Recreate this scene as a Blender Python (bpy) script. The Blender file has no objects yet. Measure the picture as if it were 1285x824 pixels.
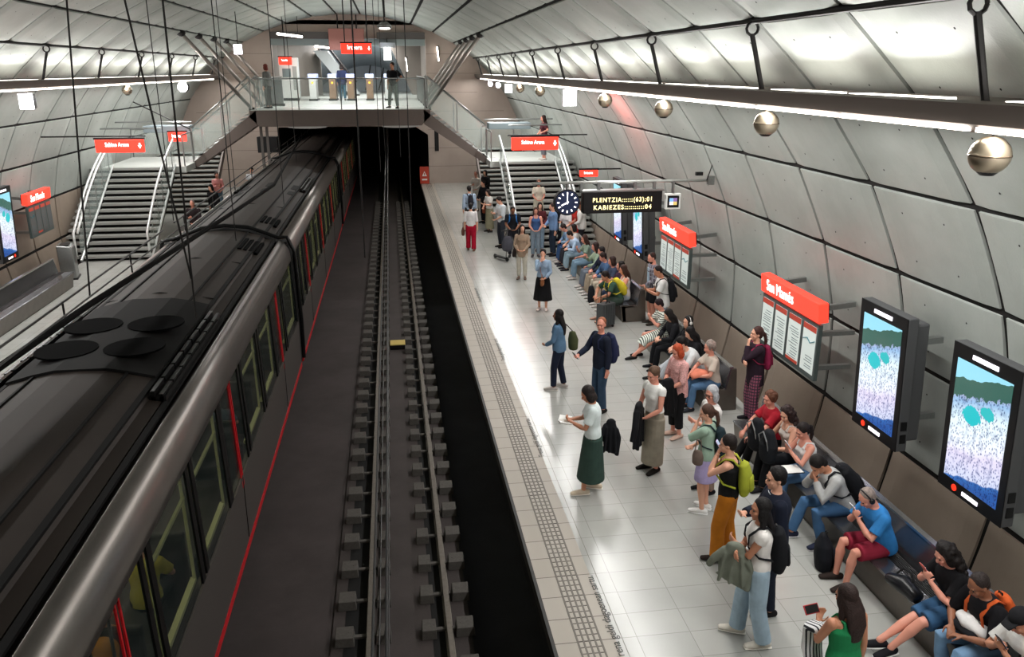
import bpy, bmesh, math, random
from mathutils import Vector, Matrix, Euler
random.seed(7)
S = bpy.context.scene
COL = S.collection
PI = math.pi
# ---------------------------------------------------------------- camera, world, exposure
CAM_Z = 5.85
F_PX = 1030.0
cam_d = bpy.data.cameras.new('camera'); cam = bpy.data.objects.new('camera', cam_d); COL.objects.link(cam)
cam_d.sensor_width = 36.0; cam_d.lens = F_PX/1285*36.0; cam_d.clip_start = .05; cam_d.clip_end = 300
cam.location = (0, 0, CAM_Z)
cam.rotation_euler = (math.radians(90-17.512), 0, math.radians(-8.193))
S.camera = cam
S.view_settings.view_transform = 'Standard'; S.view_settings.look = 'None'
S.view_settings.gamma = 1; S.view_settings.use_curve_mapping = False
EXPOSURE = 0.42
S.view_settings.exposure = EXPOSURE
W = bpy.data.worlds.new('world'); S.world = W; W.use_nodes = True
W.node_tree.nodes['Background'].inputs[0].default_value = (.55, .56, .6, 1)
W.node_tree.nodes['Background'].inputs[1].default_value = .03
UP_W, DOWN_W = 27.0, 106.0       # watts of each up-light and down-light strip of a lamp bay
def area_lamp(name, loc, rot, sx, sy, watts, col=(1, .985, .962), spread=PI):
    l = bpy.data.lights.new(name, 'AREA'); l.shape = 'RECTANGLE'; l.size = sx; l.size_y = sy
    l.energy = watts; l.color = col; l.spread = spread
    o = bpy.data.objects.new(name, l); o.location = loc; o.rotation_euler = rot; COL.objects.link(o); return o
CX = -1.85                      # centre line of the cavern
def mir(x): return 2*CX - x
BAYS = [-2.05 + 4.04*k for k in range(12)]      # hanger positions along the tunnel
END_Y = 44.7
for sx in (1, -1):
    for y in BAYS[:-1]:
        x = 4.66 if sx > 0 else mir(4.66)
        for q in (1.39, 3.19): area_lamp('uplight', (x+.06*sx, y+q, 5.66), (PI, -.75*sx, 0), .14, 1.2, UP_W/2, spread=2.7)
        area_lamp('downlight', (x-.09*sx, y+2.02, 5.365), (0, 0, 0), .045, 3.7, DOWN_W)
for y in (36.5, 41.0): area_lamp('concourse_lamp', (-1.85, y, 7.3), (0, 0, 0), 4.0, .25, 140)
for y in (47.5, 51.5, 55.5): area_lamp('concourse_lamp', (-1.85, y, 7.3), (0, 0, 0), 4.0, .3, 180)

# ---------------------------------------------------------------- helpers
def rgb(h):
    h = h.lstrip('#'); v = [int(h[i:i+2], 16)/255 for i in (0, 2, 4)]
    return tuple(c/12.92 if c <= .04045 else ((c+.055)/1.055)**2.4 for c in v) + (1,)
MATS = {}
def nmat(name):
    m = bpy.data.materials.new(name); m.use_nodes = True
    nt = m.node_tree; return m, nt, nt.nodes['Principled BSDF']
def N(nt, t, **kw):
    n = nt.nodes.new(t)
    for k, v in kw.items():
        if k.startswith('i_'):
            key = k[2:]; key = int(key) if key.isdigit() else key.replace('_', ' ')
            n.inputs[key].default_value = v
        else: setattr(n, k, v)
    return n
def M(name, color='#808080', rough=.7, metal=0., var=0., vscale=8., bump=0., bscale=60., emit=0., ecol=None, spec=.4):
    if name in MATS: return MATS[name]
    m, nt, b = nmat(name); c = rgb(color)
    b.inputs['Base Color'].default_value = c; b.inputs['Roughness'].default_value = rough
    b.inputs['Metallic'].default_value = metal; b.inputs['Specular IOR Level'].default_value = spec
    tc = N(nt, 'ShaderNodeTexCoord')
    if var > 0:
        no = N(nt, 'ShaderNodeTexNoise', i_Scale=vscale, i_Detail=5.0); nt.links.new(tc.outputs['Object'], no.inputs['Vector'])
        cr = N(nt, 'ShaderNodeValToRGB')
        cr.color_ramp.elements[0].position = .3; cr.color_ramp.elements[1].position = .7
        cr.color_ramp.elements[0].color = tuple(x*(1-var) for x in c[:3])+(1,)
        cr.color_ramp.elements[1].color = tuple(min(1, x*(1+var)) for x in c[:3])+(1,)
        nt.links.new(no.outputs['Fac'], cr.inputs[0]); nt.links.new(cr.outputs[0], b.inputs['Base Color'])
    if bump > 0:
        n2 = N(nt, 'ShaderNodeTexNoise', i_Scale=bscale, i_Detail=4.0); nt.links.new(tc.outputs['Object'], n2.inputs['Vector'])
        bp = N(nt, 'ShaderNodeBump', i_Strength=bump, i_Distance=.01); nt.links.new(n2.outputs['Fac'], bp.inputs['Height'])
        nt.links.new(bp.outputs[0], b.inputs['Normal'])
    if emit > 0:
        b.inputs['Emission Color'].default_value = rgb(ecol or color); b.inputs['Emission Strength'].default_value = emit
    MATS[name] = m; return m

class MB:
    """collects shapes into one mesh"""
    def __init__(s): s.v = []; s.f = []; s.mi = []; s.cur = 0
    def add(s, vs, fs):
        o = len(s.v); s.v += [tuple(v) for v in vs]; s.f += [tuple(i+o for i in f) for f in fs]; s.mi += [s.cur]*len(fs); return s
    def box(s, x0, x1, y0, y1, z0, z1):
        return s.hexa([(x0,y0,z0),(x1,y0,z0),(x1,y1,z0),(x0,y1,z0),(x0,y0,z1),(x1,y0,z1),(x1,y1,z1),(x0,y1,z1)])
    def hexa(s, p):
        return s.add(p, [(0,3,2,1),(4,5,6,7),(0,1,5,4),(1,2,6,5),(2,3,7,6),(3,0,4,7)])
    def cbox(s, c, sz): return s.box(c[0]-sz[0]/2, c[0]+sz[0]/2, c[1]-sz[1]/2, c[1]+sz[1]/2, c[2]-sz[2]/2, c[2]+sz[2]/2)
    def loft(s, pts, rad, side=None, n=12, r0=False, r1=False):
        """elliptical rings along a path; rad = (rx, ry) per point; r0/r1 = rounded ends"""
        pts = [Vector(p) for p in pts]; rad = [r if isinstance(r, (tuple, list)) else (r, r) for r in rad]
        P = []; R = []
        if r0:
            d = (pts[0]-pts[1]).normalized(); k = min(rad[0])
            for a in (80, 50, 25): P.append(pts[0]+d*k*math.sin(math.radians(a))); R.append(tuple(x*math.cos(math.radians(a)) for x in rad[0]))
        P += pts; R += rad
        if r1:
            d = (pts[-1]-pts[-2]).normalized(); k = min(rad[-1])
            for a in (25, 50, 80): P.append(pts[-1]+d*k*math.sin(math.radians(a))); R.append(tuple(x*math.cos(math.radians(a)) for x in rad[-1]))
        vs = []; m = len(P); prev = None
        for i in range(m):
            t = P[min(i+1, m-1)]-P[max(i-1, 0)]
            t = t.normalized() if t.length > 1e-9 else Vector((0, 0, 1))
            sd = Vector(side) if side is not None else (prev if prev is not None else (Vector((1, 0, 0)) if abs(t.x) < .9 else Vector((0, 1, 0))))
            sd = sd - t*sd.dot(t)
            if sd.length < 1e-5: sd = t.orthogonal()
            sd.normalize(); prev = sd; up = t.cross(sd)
            for j in range(n):
                a = 2*PI*j/n; vs.append(P[i]+sd*(R[i][0]*math.cos(a))+up*(R[i][1]*math.sin(a)))
        fs = [(i*n+j, i*n+(j+1) % n, (i+1)*n+(j+1) % n, (i+1)*n+j) for i in range(m-1) for j in range(n)]
        fs.append(tuple(range(n-1, -1, -1))); fs.append(tuple((m-1)*n+j for j in range(n)))
        return s.add(vs, fs)
    def tube(s, pts, r, n=8): return s.loft(pts, [(r, r)]*len(pts), None, n)
    def ball(s, c, r, n=12, m=8, rot=None):
        r = r if isinstance(r, (tuple, list)) else (r, r, r); c = Vector(c); vs = []
        for i in range(m+1):
            th = PI*(i+.02)/(m+.04)
            for j in range(n):
                a = 2*PI*j/n; p = Vector((r[0]*math.sin(th)*math.cos(a), r[1]*math.sin(th)*math.sin(a), -r[2]*math.cos(th)))
                if rot is not None: p = rot @ p
                vs.append(c+p)
        fs = [(i*n+j, i*n+(j+1) % n, (i+1)*n+(j+1) % n, (i+1)*n+j) for i in range(m) for j in range(n)]
        fs.append(tuple(range(n-1, -1, -1))); fs.append(tuple(m*n+j for j in range(n)))
        return s.add(vs, fs)
    def prism(s, poly, axis, a0, a1):
        """extrude a 2D polygon along an axis ('x': poly=(y,z), 'y': (x,z), 'z': (x,y))"""
        def mk(p, a): return {'x': (a, p[0], p[1]), 'y': (p[0], a, p[1]), 'z': (p[0], p[1], a)}[axis]
        n = len(poly); vs = [mk(p, a0) for p in poly]+[mk(p, a1) for p in poly]
        fs = [(i, (i+1) % n, n+(i+1) % n, n+i) for i in range(n)]+[tuple(range(n-1, -1, -1)), tuple(range(n, 2*n))]
        return s.add(vs, fs)
    def build(s, name, mat, parent=None, smooth=False, bevel=0, remesh=0, sm=2, kind=None):
        me = bpy.data.meshes.new(name); me.from_pydata(s.v, [], s.f); me.update()
        for mm in (mat if isinstance(mat, (list, tuple)) else [mat]): me.materials.append(mm)
        if max(s.mi or [0]) > 0: me.polygons.foreach_set('material_index', s.mi)
        if smooth: me.polygons.foreach_set('use_smooth', [True]*len(s.f))
        o = bpy.data.objects.new(name, me); COL.objects.link(o)
        if not remesh:
            bm = bmesh.new(); bm.from_mesh(me); bmesh.ops.recalc_face_normals(bm, faces=bm.faces); bm.to_mesh(me); bm.free()
        if remesh:
            md = o.modifiers.new('r', 'REMESH'); md.mode = 'VOXEL'; md.voxel_size = remesh; md.use_smooth_shade = True
            if sm: m2 = o.modifiers.new('s', 'SMOOTH'); m2.iterations = sm; m2.factor = .5
        elif bevel:
            md = o.modifiers.new('b', 'BEVEL'); md.width = bevel; md.segments = 2; md.limit_method = 'ANGLE'
        if parent: o.parent = parent
        if kind: o['kind'] = kind
        return o
def tag(o, label, cat, group=None):
    o['label'] = label; o['category'] = cat
    if group: o['group'] = group
    return o
def empty(name, loc=(0, 0, 0), rz=0, label=None, cat=None, group=None):
    o = bpy.data.objects.new(name, None); COL.objects.link(o); o.location = loc; o.rotation_euler = (0, 0, rz); o.empty_display_size = .1
    if label: tag(o, label, cat, group)
    return o
def copy_tree(o, parent=None):
    c = o.copy(); COL.objects.link(c); c.parent = parent
    for ch in list(o.children): copy_tree(ch, c)
    return c
def struct(mb, name, mat, **k): o = mb.build(name, mat, **k); o['kind'] = 'structure'; return o
def text(name, body, size, mat, parent, loc, rot, extrude=.002, align='CENTER', sx=1.0, bold=.0, width=None, gap=1.0):
    cu = bpy.data.curves.new(name, 'FONT'); cu.body = body; cu.size = size; cu.extrude = extrude; cu.align_x = align; cu.align_y = 'CENTER'; cu.offset = bold; cu.space_character = gap
    t = bpy.data.objects.new('tmp', cu); COL.objects.link(t)
    dg = bpy.context.evaluated_depsgraph_get(); me = bpy.data.meshes.new_from_object(t.evaluated_get(dg))
    bpy.data.objects.remove(t); me.materials.clear(); me.materials.append(mat)
    o = bpy.data.objects.new(name, me); COL.objects.link(o); o.location = loc; o.rotation_euler = rot; o.scale = ((width/max(v.co.x for v in me.vertices)/2 if width else sx), 1, 1)
    if parent: o.parent = parent
    return o

# ---------------------------------------------------------------- materials
STEEL = M('brushed_steel', '#9a9c9b', .32, .9, .06, 30)
DARKSTEEL = M('dark_steel', '#1d1b1b', .55, .3)
BLACK = M('black_plastic', '#0c0c0e', .4)
WHITE = M('white_paint', '#e8e8e4', .5)
GLASS, _nt, _b = nmat('glass'); _b.inputs['Base Color'].default_value = (.72, .84, .8, 1); _b.inputs['Roughness'].default_value = .05
_b.inputs['Transmission Weight'].default_value = 0.0; _b.inputs['Alpha'].default_value = .15; _b.inputs['Specular IOR Level'].default_value = .8
TINT, _nt, _b = nmat('tinted_glass'); _b.inputs['Base Color'].default_value = (.02, .03, .03, 1); _b.inputs['Roughness'].default_value = .08; _b.inputs['Alpha'].default_value = .38
LAMP = M('lamp_tube', '#fff6ea', .5, emit=7, ecol='#fff6ea')
LAMPUP = M('lamp_uplight', '#fff6ea', .5, emit=4, ecol='#fffaf0')
REDSIGN = M('red_sign_face', '#e0281a', .4, emit=1.35, ecol='#ff3a2a')
SIGNTXT = M('sign_white_letters', '#ffffff', .5, emit=1.8, ecol='#fff4ee')
RED = M('red_paint', '#a01c1c', .5)

def concrete(name, c1, c2, rough, sc=1.3):
    m, nt, b = nmat(name); tc = N(nt, 'ShaderNodeTexCoord')
    n1 = N(nt, 'ShaderNodeTexNoise', i_Scale=sc*.35, i_Detail=6.0, i_Roughness=.62); nt.links.new(tc.outputs['Object'], n1.inputs['Vector'])
    cr = N(nt, 'ShaderNodeValToRGB'); cr.color_ramp.elements[0].position = .33; cr.color_ramp.elements[1].position = .68
    cr.color_ramp.elements[0].color = rgb(c1); cr.color_ramp.elements[1].color = rgb(c2)
    nt.links.new(n1.outputs['Fac'], cr.inputs[0]); nt.links.new(cr.outputs[0], b.inputs['Base Color'])
    n2 = N(nt, 'ShaderNodeTexNoise', i_Scale=45.0, i_Detail=5.0); nt.links.new(tc.outputs['Object'], n2.inputs['Vector'])
    bp = N(nt, 'ShaderNodeBump', i_Strength=.18, i_Distance=.01); nt.links.new(n2.outputs['Fac'], bp.inputs['Height']); nt.links.new(bp.outputs[0], b.inputs['Normal'])
    b.inputs['Roughness'].default_value = rough; return m
CONC = concrete('vault_concrete', '#90958f', '#adb2ad', .46)
CONC_LOW = concrete('lower_wall_cladding', '#8f8174', '#a69789', .40)
TRACKC = concrete('track_concrete', '#332c2a', '#413938', .85, 3)
TRACKD = concrete('track_ballast_dark', '#242427', '#2f2f33', .9, 3)
ENDW = concrete('end_wall_panel', '#b3a297', '#c4b4a9', .34)
ENDW.node_tree.nodes['Principled BSDF'].inputs['Metallic'].default_value = .45
SLABC = concrete('slab_concrete', '#5b504a', '#6b5f59', .6)

def floor_mat():
    m, nt, b = nmat('platform_terrazzo_tiles'); tc = N(nt, 'ShaderNodeTexCoord')
    mp = N(nt, 'ShaderNodeMapping'); nt.links.new(tc.outputs['Object'], mp.inputs['Vector'])
    br = N(nt, 'ShaderNodeTexBrick'); br.offset = 0; br.inputs['Scale'].default_value = 1.0
    br.inputs['Brick Width'].default_value = .6; br.inputs['Row Height'].default_value = .4; br.inputs['Mortar Size'].default_value = .004; br.inputs['Mortar Smooth'].default_value = .2
    br.inputs['Color1'].default_value = rgb('#b9b9b4'); br.inputs['Color2'].default_value = rgb('#b2b3ae'); br.inputs['Mortar'].default_value = rgb('#92928c')
    nt.links.new(mp.outputs[0], br.inputs['Vector'])
    n1 = N(nt, 'ShaderNodeTexNoise', i_Scale=1.7, i_Detail=6.0); nt.links.new(tc.outputs['Object'], n1.inputs['Vector'])
    n2 = N(nt, 'ShaderNodeTexNoise', i_Scale=160.0, i_Detail=2.0); nt.links.new(tc.outputs['Object'], n2.inputs['Vector'])
    mx = N(nt, 'ShaderNodeMix', data_type='RGBA', blend_type='MULTIPLY'); mx.inputs[0].default_value = .22
    nt.links.new(br.outputs[0], mx.inputs[6]); nt.links.new(n1.outputs['Fac'], mx.inputs[7])
    m2 = N(nt, 'ShaderNodeMix', data_type='RGBA', blend_type='MULTIPLY'); m2.inputs[0].default_value = .15
    nt.links.new(mx.outputs[2], m2.inputs[6]); nt.links.new(n2.outputs['Fac'], m2.inputs[7])
    nt.links.new(m2.outputs[2], b.inputs['Base Color']); b.inputs['Roughness'].default_value = .23; b.inputs['Specular IOR Level'].default_value = .5
    return m
FLOOR = floor_mat()
def edge_mat():
    m, nt, b = nmat('platform_edge_slabs'); tc = N(nt, 'ShaderNodeTexCoord')
    br = N(nt, 'ShaderNodeTexBrick'); br.offset = 0; br.inputs['Scale'].default_value = 1.0
    br.inputs['Brick Width'].default_value = 50; br.inputs['Row Height'].default_value = .4; br.inputs['Mortar Size'].default_value = .006
    br.inputs['Color1'].default_value = rgb('#b0a89e'); br.inputs['Color2'].default_value = rgb('#aca499'); br.inputs['Mortar'].default_value = rgb('#5f5850')
    nt.links.new(tc.outputs['Object'], br.inputs['Vector']); nt.links.new(br.outputs[0], b.inputs['Base Color'])
    b.inputs['Roughness'].default_value = .5; return m
EDGE = edge_mat()

# ---------------------------------------------------------------- cavern shell
A_, B_, Z0_ = 8.95, 7.3, 1.2
def arc(t, off=0): return (CX+(A_+off)*math.sin(t), Z0_+(B_+off)*math.cos(t))
RIBS = [8.0+2.02*k for k in range(-7, 19)]
RIBS[-1] = END_Y
TS = [-.2, -.35, -.483, -.62, -.775, -.945, -1.112, -1.29, -1.465, -1.65, -1.86]
HOLE = M('bolt_hole', '#201e1d', .9)
def panels(name, ts):
    mb = MB(); ts = sorted(ts)
    ns = 40
    for i in range(ns):                              # dark backing behind the joints
        ta = ts[0]+(ts[-1]-ts[0])*i/ns; tb = ts[0]+(ts[-1]-ts[0])*(i+1)/ns
        (xa, za), (xb, zb) = arc(ta, .022), arc(tb, .022)
        mb.cur = 1; mb.add([(xa, RIBS[0], za), (xb, RIBS[0], zb), (xb, RIBS[-1], zb), (xa, RIBS[-1], za)], [(0, 1, 2, 3)])
    for k in range(len(ts)-1):
        g = g2 = .055/9
        t0, t1 = ts[k]+g, ts[k+1]-g2
        low = max(abs(t0), abs(t1)) > (1.7 if t0 > 0 else 1.52)
        for j in range(len(RIBS)-1):
            y0, y1 = RIBS[j]+.04, RIBS[j+1]-(.04 if j < len(RIBS)-2 else 0)
            n = 4; V = []; F = []
            for q in range(n+1):
                t = t0+(t1-t0)*q/n; e = .03*math.sin(PI*q/n)
                for y, ee in ((y0, 0), (y0+.25, .022), (y1-.25, .022), (y1, 0)):
                    x, z = arc(t, -(e*.6+ee)); V.append((x, y, z))
            for q in range(n):
                for c in range(3): F.append((q*4+c, q*4+c+1, q*4+c+5, q*4+c+4))
            base = len(V)
            rim = [(q, 0) for q in range(n+1)]+[(n, c) for c in (1, 2)]+[(q, 3) for q in range(n, -1, -1)]+[(0, c) for c in (2, 1)]
            for q, c in rim:
                t = t0+(t1-t0)*q/n; y = (y0, y0+.25, y1-.25, y1)[c]; x, z = arc(t, .03); V.append((x, y, z))
            m = len(rim)
            for a in range(m):
                b2 = (a+1) % m; F.append((rim[a][0]*4+rim[a][1], rim[b2][0]*4+rim[b2][1], base+b2, base+a))
            mb.cur = 2 if low else 0; mb.add(V, F)
            if not low and 3 < j < 20:               # the bolt holes of each panel
                for ft in (.22, .78):
                    for fy in (.3, .72):
                        t = t0+(t1-t0)*ft; x, z = arc(t, -.043); y = y0+(y1-y0)*fy
                        nx, nz = math.sin(t), math.cos(t)
                        mb.cur = 3; mb.add([(x+.014*math.cos(a)*nz, y+.014*math.sin(a), z-.014*math.cos(a)*nx) for a in [PI*q/3 for q in range(6)]], [(0, 1, 2, 3, 4, 5)])
    return struct(mb, name, [CONC, M('joint_shadow_gap', '#151312', .9), CONC_LOW, HOLE])
panels('ceiling', [-.775, -.62, -.483, -.35, -.2, -.065, .065, .2, .35, .483, .62, .775])
panels('wall_right', [.775, .945, 1.112, 1.29, 1.465, 1.65, 1.86])
panels('wall_left', [-.775, -.945, -1.112, -1.29, -1.465, -1.65, -1.86])
# the longitudinal steel rail the lamp hangers are bolted to
for sd, nm in ((1, 'trim_1'), (-1, 'trim_2')):
    x, z = arc(.775*sd, -.01); struct(MB().tube([(x, RIBS[0], z), (x, END_Y, z)], .035), nm, DARKSTEEL)
# track bed
t = MB(); t.box(-12.6, 9, -7, 75, -1.75, -1.55); struct(t, 'floor', TRACKD)
def bed(cx):
    b = MB(); b.box(cx-1.05, cx+.78, -7, 72, -1.55, -1.27)
    b.box(cx-2.6, cx-1.05, -7, 72, -1.55, -1.30)
    return b
struct(bed(0.0), 'floor_track_slab', TRACKC)
b = MB(); b.box(-4.7, -2.65, -7, 72, -1.55, -1.27); struct(b, 'floor_track_slab', TRACKC)
def platform(sd, nm):
    X = (lambda x: x) if sd > 0 else mir
    def bx(mb, xa, xb, *r): xa, xb = sorted((X(xa), X(xb))); return mb.box(xa, xb, *r)
    m = bx(MB(), 2.16, 6.2, -7, END_Y, -.12, 0); struct(m, 'floor_platform_'+nm, FLOOR)
    m = bx(MB(), 1.50, 2.16, -7, END_Y, -.12, 0.0); struct(m, 'floor_edge_'+nm, EDGE)
    m = MB(); bx(m, 1.46, 1.50, -7, END_Y, -.14, .004)
    struct(m, 'trim_edge_'+nm, M('edge_nosing', '#2c2b2a', .5))
    m = MB(); bx(m, 1.75, 6.2, -7, END_Y, -1.56, -.12); struct(m, 'floor_base_'+nm, TRACKD)
    m = MB()
    for k in range(5):
        xa = 1.74+k*.063; bx(m, xa, xa+.02, -7, END_Y, 0, .004)
    struct(m, 'trim_groove_'+nm, M('tactile_groove', '#75706a', .7))
    m = MB()
    y = 4.0
    while y < 40:
        for k in range(4): bx(m, 1.762+k*.063, 1.8+k*.063, y, y+.012, 0, .0035)
        y += .1 if y < 18 else .2
    struct(m, 'trim_tactile_'+nm, M('tactile_groove', ''))
    m = MB(); bx(m, 2.235, 2.241, -7, END_Y, 0, .002); struct(m, 'trim_line_'+nm, M('tactile_groove', ''))
platform(1, 'right'); platform(-1, 'left')
INK = M('floor_lettering', '#3a3d3c', .6)
for y in (7.6, 12.35, 16.9, 21.5):
    o = text('trim_lettering', 'Trena geldi dagoenean sartu.', .13, INK, None, (2.15, y, .0045), (0, 0, PI/2), .0005, 'CENTER', width=1.52); o['kind'] = 'structure'

# end wall with the tunnel mouth and the concourse opening
def endwall():
    mb = MB(); Y0, Y1 = END_Y, END_Y+.4
    def col(xa, xb, zf):                      # vertical strips of wall from zf up to the arch
        n = max(1, int((xb-xa)/.25))
        for i in range(n):
            x0 = xa+(xb-xa)*i/n; x1 = xa+(xb-xa)*(i+1)/n
            def top(x):
                v = max(0, 1-((x-CX)/9.1)**2); return Z0_+7.45*math.sqrt(v)
            mb.hexa([(x0,Y0,zf),(x1,Y0,zf),(x1,Y1,zf),(x0,Y1,zf),(x0,Y0,top(x0)),(x1,Y0,top(x1)),(x1,Y1,top(x1)),(x0,Y1,top(x0))])
    col(-10.9, -5.75, -1.5); col(1.95, 7.2, -1.5); col(-5.75, 1.95, 7.35)
    mb.box(-5.75, 1.95, Y0, Y1, 3.0, 4.2)
    mb.prism([(1.25, 3.0), (1.95, 3.0), (1.95, 2.55)], 'y', Y0, Y1)
    return struct(mb, 'wall_end', ENDW)
endwall()
m = MB()
for z in [.9+.95*k for k in range(7)]:
    for xa, xb in ((1.95, 6.0), (-9.7, -5.75)):
        if z > 4.5: xb2, xa2 = (min(xb, 4.6), max(xa, -8.3))
        else: xb2, xa2 = xb, xa
        m.box(xa2, xb2, END_Y-.004, END_Y, z, z+.012)
struct(m, 'trim_end_wall', M('panel_joint', '#50453e', .6))
# the running tunnel beyond
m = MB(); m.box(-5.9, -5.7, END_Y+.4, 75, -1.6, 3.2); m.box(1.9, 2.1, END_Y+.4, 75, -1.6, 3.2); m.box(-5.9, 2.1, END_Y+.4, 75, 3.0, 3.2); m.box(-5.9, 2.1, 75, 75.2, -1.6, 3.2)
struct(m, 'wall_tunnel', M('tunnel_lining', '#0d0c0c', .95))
# back wall behind the camera
m = MB(); m.box(-11, 7.4, -6.6, -6.3, -1.5, 9); struct(m, 'wall_back', ENDW)
# ---------------------------------------------------------------- tracks
RAILM = M('rail_steel', '#6e675f', .5, .5, .15, 20); BLK = M('rail_block_concrete', '#4f4b47', .8, 0, .15, 30)
TRK_Z = -1.27
def rail_poly(x, z=TRK_Z): return [(x-.055, z), (x+.055, z), (x+.055, z+.02), (x+.012, z+.035), (x+.012, z+.13), (x+.034, z+.14), (x+.034, z+.17), (x-.034, z+.17), (x-.034, z+.14), (x-.012, z+.13), (x-.012, z+.035), (x-.055, z+.02)]
tr = empty('railway_track', (0, 0, 0), 0, 'open metre gauge railway track with two rails beside the white platform', 'track')
for x in (-.55, .485):
    MB().prism(rail_poly(x), 'y', -6, 72).build('rail', RAILM, tr)
m = MB()
for x in (-.55, .485): m.box(x-(.34 if x < 0 else .22), x+(.05 if x < 0 else .06), -6, 72, TRK_Z, TRK_Z+.006)  # flat dark strips paint the shade of the recess under each rail
m.build('rail_recess_shade', M('recess_shade', '#0b0a0a', .9), tr)
def block_mb(x, y, big):
    w = .128 if big or x < -.6 else .10; b = MB(); z = TRK_Z
    b.hexa([(x-w,y-.12,z),(x+w,y-.12,z),(x+w,y+.12,z),(x-w,y+.12,z),(x-w*.9,y-.10,z+.13),(x+w*.9,y-.10,z+.13),(x+w*.88,y+.11,z+.16),(x-w*.88,y+.11,z+.16)])
    s = 1 if (x > -.03) == big else -1
    return b
rows = [6.9+.765*k for k in range(52)]; far = MB(); n = 0
for y in rows:
    for x, big, rx in ((-.875, False, -.55), (-.375, False, -.55), (.22, False, .485), (.695, True, .485)):
        b = block_mb(x, y, big); s = 1 if rx > x else -1
        b.box(min(x, rx-.04*s), max(x, rx-.04*s), y-.03, y+.03, TRK_Z+.05, TRK_Z+.085); b.ball((x+s*.06, y, TRK_Z+.13), (.02, .02, .02), 6, 4)
        if n < 96: b.build('rail_block', BLK, tr, bevel=.012); n += 1
        else: far.add(b.v, b.f)
far.build('rail_block', BLK, tr, kind='stuff')
m = MB(); m.tube([(-.30, -5, TRK_Z+.2), (-.30, 44, TRK_Z+.2)], .012); m.tube([(-.42, -5, TRK_Z+.2), (-.42, 44, TRK_Z+.2)], .012)
m.build('track_cable', BLACK, tr)
bal = empty('track_beacon', (-.06, 21.1, TRK_Z), 0, 'small yellow topped box fixed between the rails', 'beacon')
MB().box(-.2, .2, -.2, .2, 0, .12).build('box', BLACK, bal, bevel=.01)
MB().box(-.2, .2, -.2, .2, .12, .15).build('lid', M('yellow_lid', '#c8b060', .6), bal, bevel=.01)
for x in (-4.2, -3.15):
    pass
tr2 = empty('railway_track', (0, 0, 0), 0, 'railway track under the dark train beside the left platform', 'track')
for x in (-4.19, -3.15): MB().prism(rail_poly(x), 'y', -6, 72).build('rail', RAILM, tr2)

# overhead conductors and their hangers
def conductor(x, y1, label, rods, thin=False):
    e = empty('overhead_conductor', (0, 0, 0), 0, label, 'overhead wire')
    if thin:
        for dx in (-.045, .03): MB().tube([(x+dx, -6, 2.9), (x+dx, y1, 2.9)], .009).build('contact_wire', BLACK, e)
    else:
        MB().loft([(x-.1, -6, 2.94), (x-.52, 6.0, 2.94), (x-.3, 10.9, 2.94), (x+.29, 18.5, 2.94), (x+.55, 22.5, 2.94), (x-.3, 38, 2.94)], [(.042, .042)]*6, (1, 0, 0), 8).build('conductor_bar', M('conductor_black', '#0b0a0a', .8, spec=.1), e)
        MB().tube([(x-.2, -6, 3.1), (x-.2, y1, 3.1)], .012).build('feeder_cable', BLACK, e)
    for p, q in rods: MB().tube([p, q], .009 if p[1] > 14 else .012, 6).build('hanger_rod', DARKSTEEL, e)
def vz(x): return Z0_+B_*math.sqrt(max(0, 1-((x-CX)/A_)**2))
def rod(x, y, zb=2.95): return ((x, y, zb), (x, y, vz(x)-.02))
RODS1 = [((-4.08, 11.3, 2.95), (-3.68, 11.3, vz(-3.7))), ((-2.5, 10.25, 2.9), (-2.42, 10.25, vz(-2.42))), ((-2.5, 10.25, 3.4), (-3.05, 10.25, vz(-3.05)))]
conductor(-3.67, 60, 'dark overhead conductor bar above the roof of the train', RODS1+
          [rod(-2.8, 14.9), rod(-4.4, 17.2), rod(-2.45, 19.0), rod(-4.3, 23.5), rod(-3.1, 28.0)])
conductor(-.17, 60, 'pair of thin overhead wires above the empty track', [rod(-.5, 13.2), rod(.35, 17.0), rod(-.35, 25.0), rod(.3, 29.0), rod(-.25, 31.5)], True)

# ---------------------------------------------------------------- lamp troughs along both platforms
def trough(sd, label):
    X = (lambda x: x) if sd > 0 else mir
    e = empty('lamp_trough', (X(4.66), 0, 5.5), 0, label, 'light fitting')
    def b(o): o.location = (-X(4.66), 0, -5.5); return o
    poly = [(4.44, 5.60), (4.50, 5.44), (4.60, 5.37), (4.74, 5.37), (4.90, 5.46), (4.98, 5.60), (4.98, 5.63), (4.9, 5.60), (4.80, 5.55), (4.55, 5.55), (4.50, 5.62)]
    b(MB().prism([(X(p[0]), p[1]) for p in poly], 'y', -4.5, END_Y).build('housing', M('trough_metal', '#746a65', .6, .1), e))
    for k, y in enumerate(BAYS):
        x0 = X(4.62); xt, zt = arc(.775*sd, -.02)
        h = MB(); h.tube([(x0, y, 5.5), (xt, y, zt-.14)], .032); h.ball((x0, y, 5.56), .06, 8, 6)
        h.loft([(xt+.075*math.cos(a), y, zt-.08+.075*math.sin(a)) for a in [2*PI*q/10 for q in range(11)]], [(.018, .018)]*11, (0, 1, 0), 6)
        b(h.build('hanger', DARKSTEEL, e))
        if k < len(BAYS)-1:
            for ya in (y+.72, y+2.52):
                m = MB(); m.box(*sorted((X(4.62), X(4.86))), ya, ya+1.34, 5.575, 5.62); b(m.build('uplight_lens', LAMPUP, e))
            for ya in (y+.06, y+2.06):
                m = MB(); m.box(*sorted((X(4.50), X(4.55))), ya, ya+1.92, 5.385, 5.42); b(m.build('lamp_tube', LAMP, e))
trough(1, 'long hanging lamp trough with glowing tubes above the right platform')
trough(-1, 'long hanging lamp trough with glowing tubes above the left platform')
GLOBE = M('globe_metal', '#a79a86', .3, .85)
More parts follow.
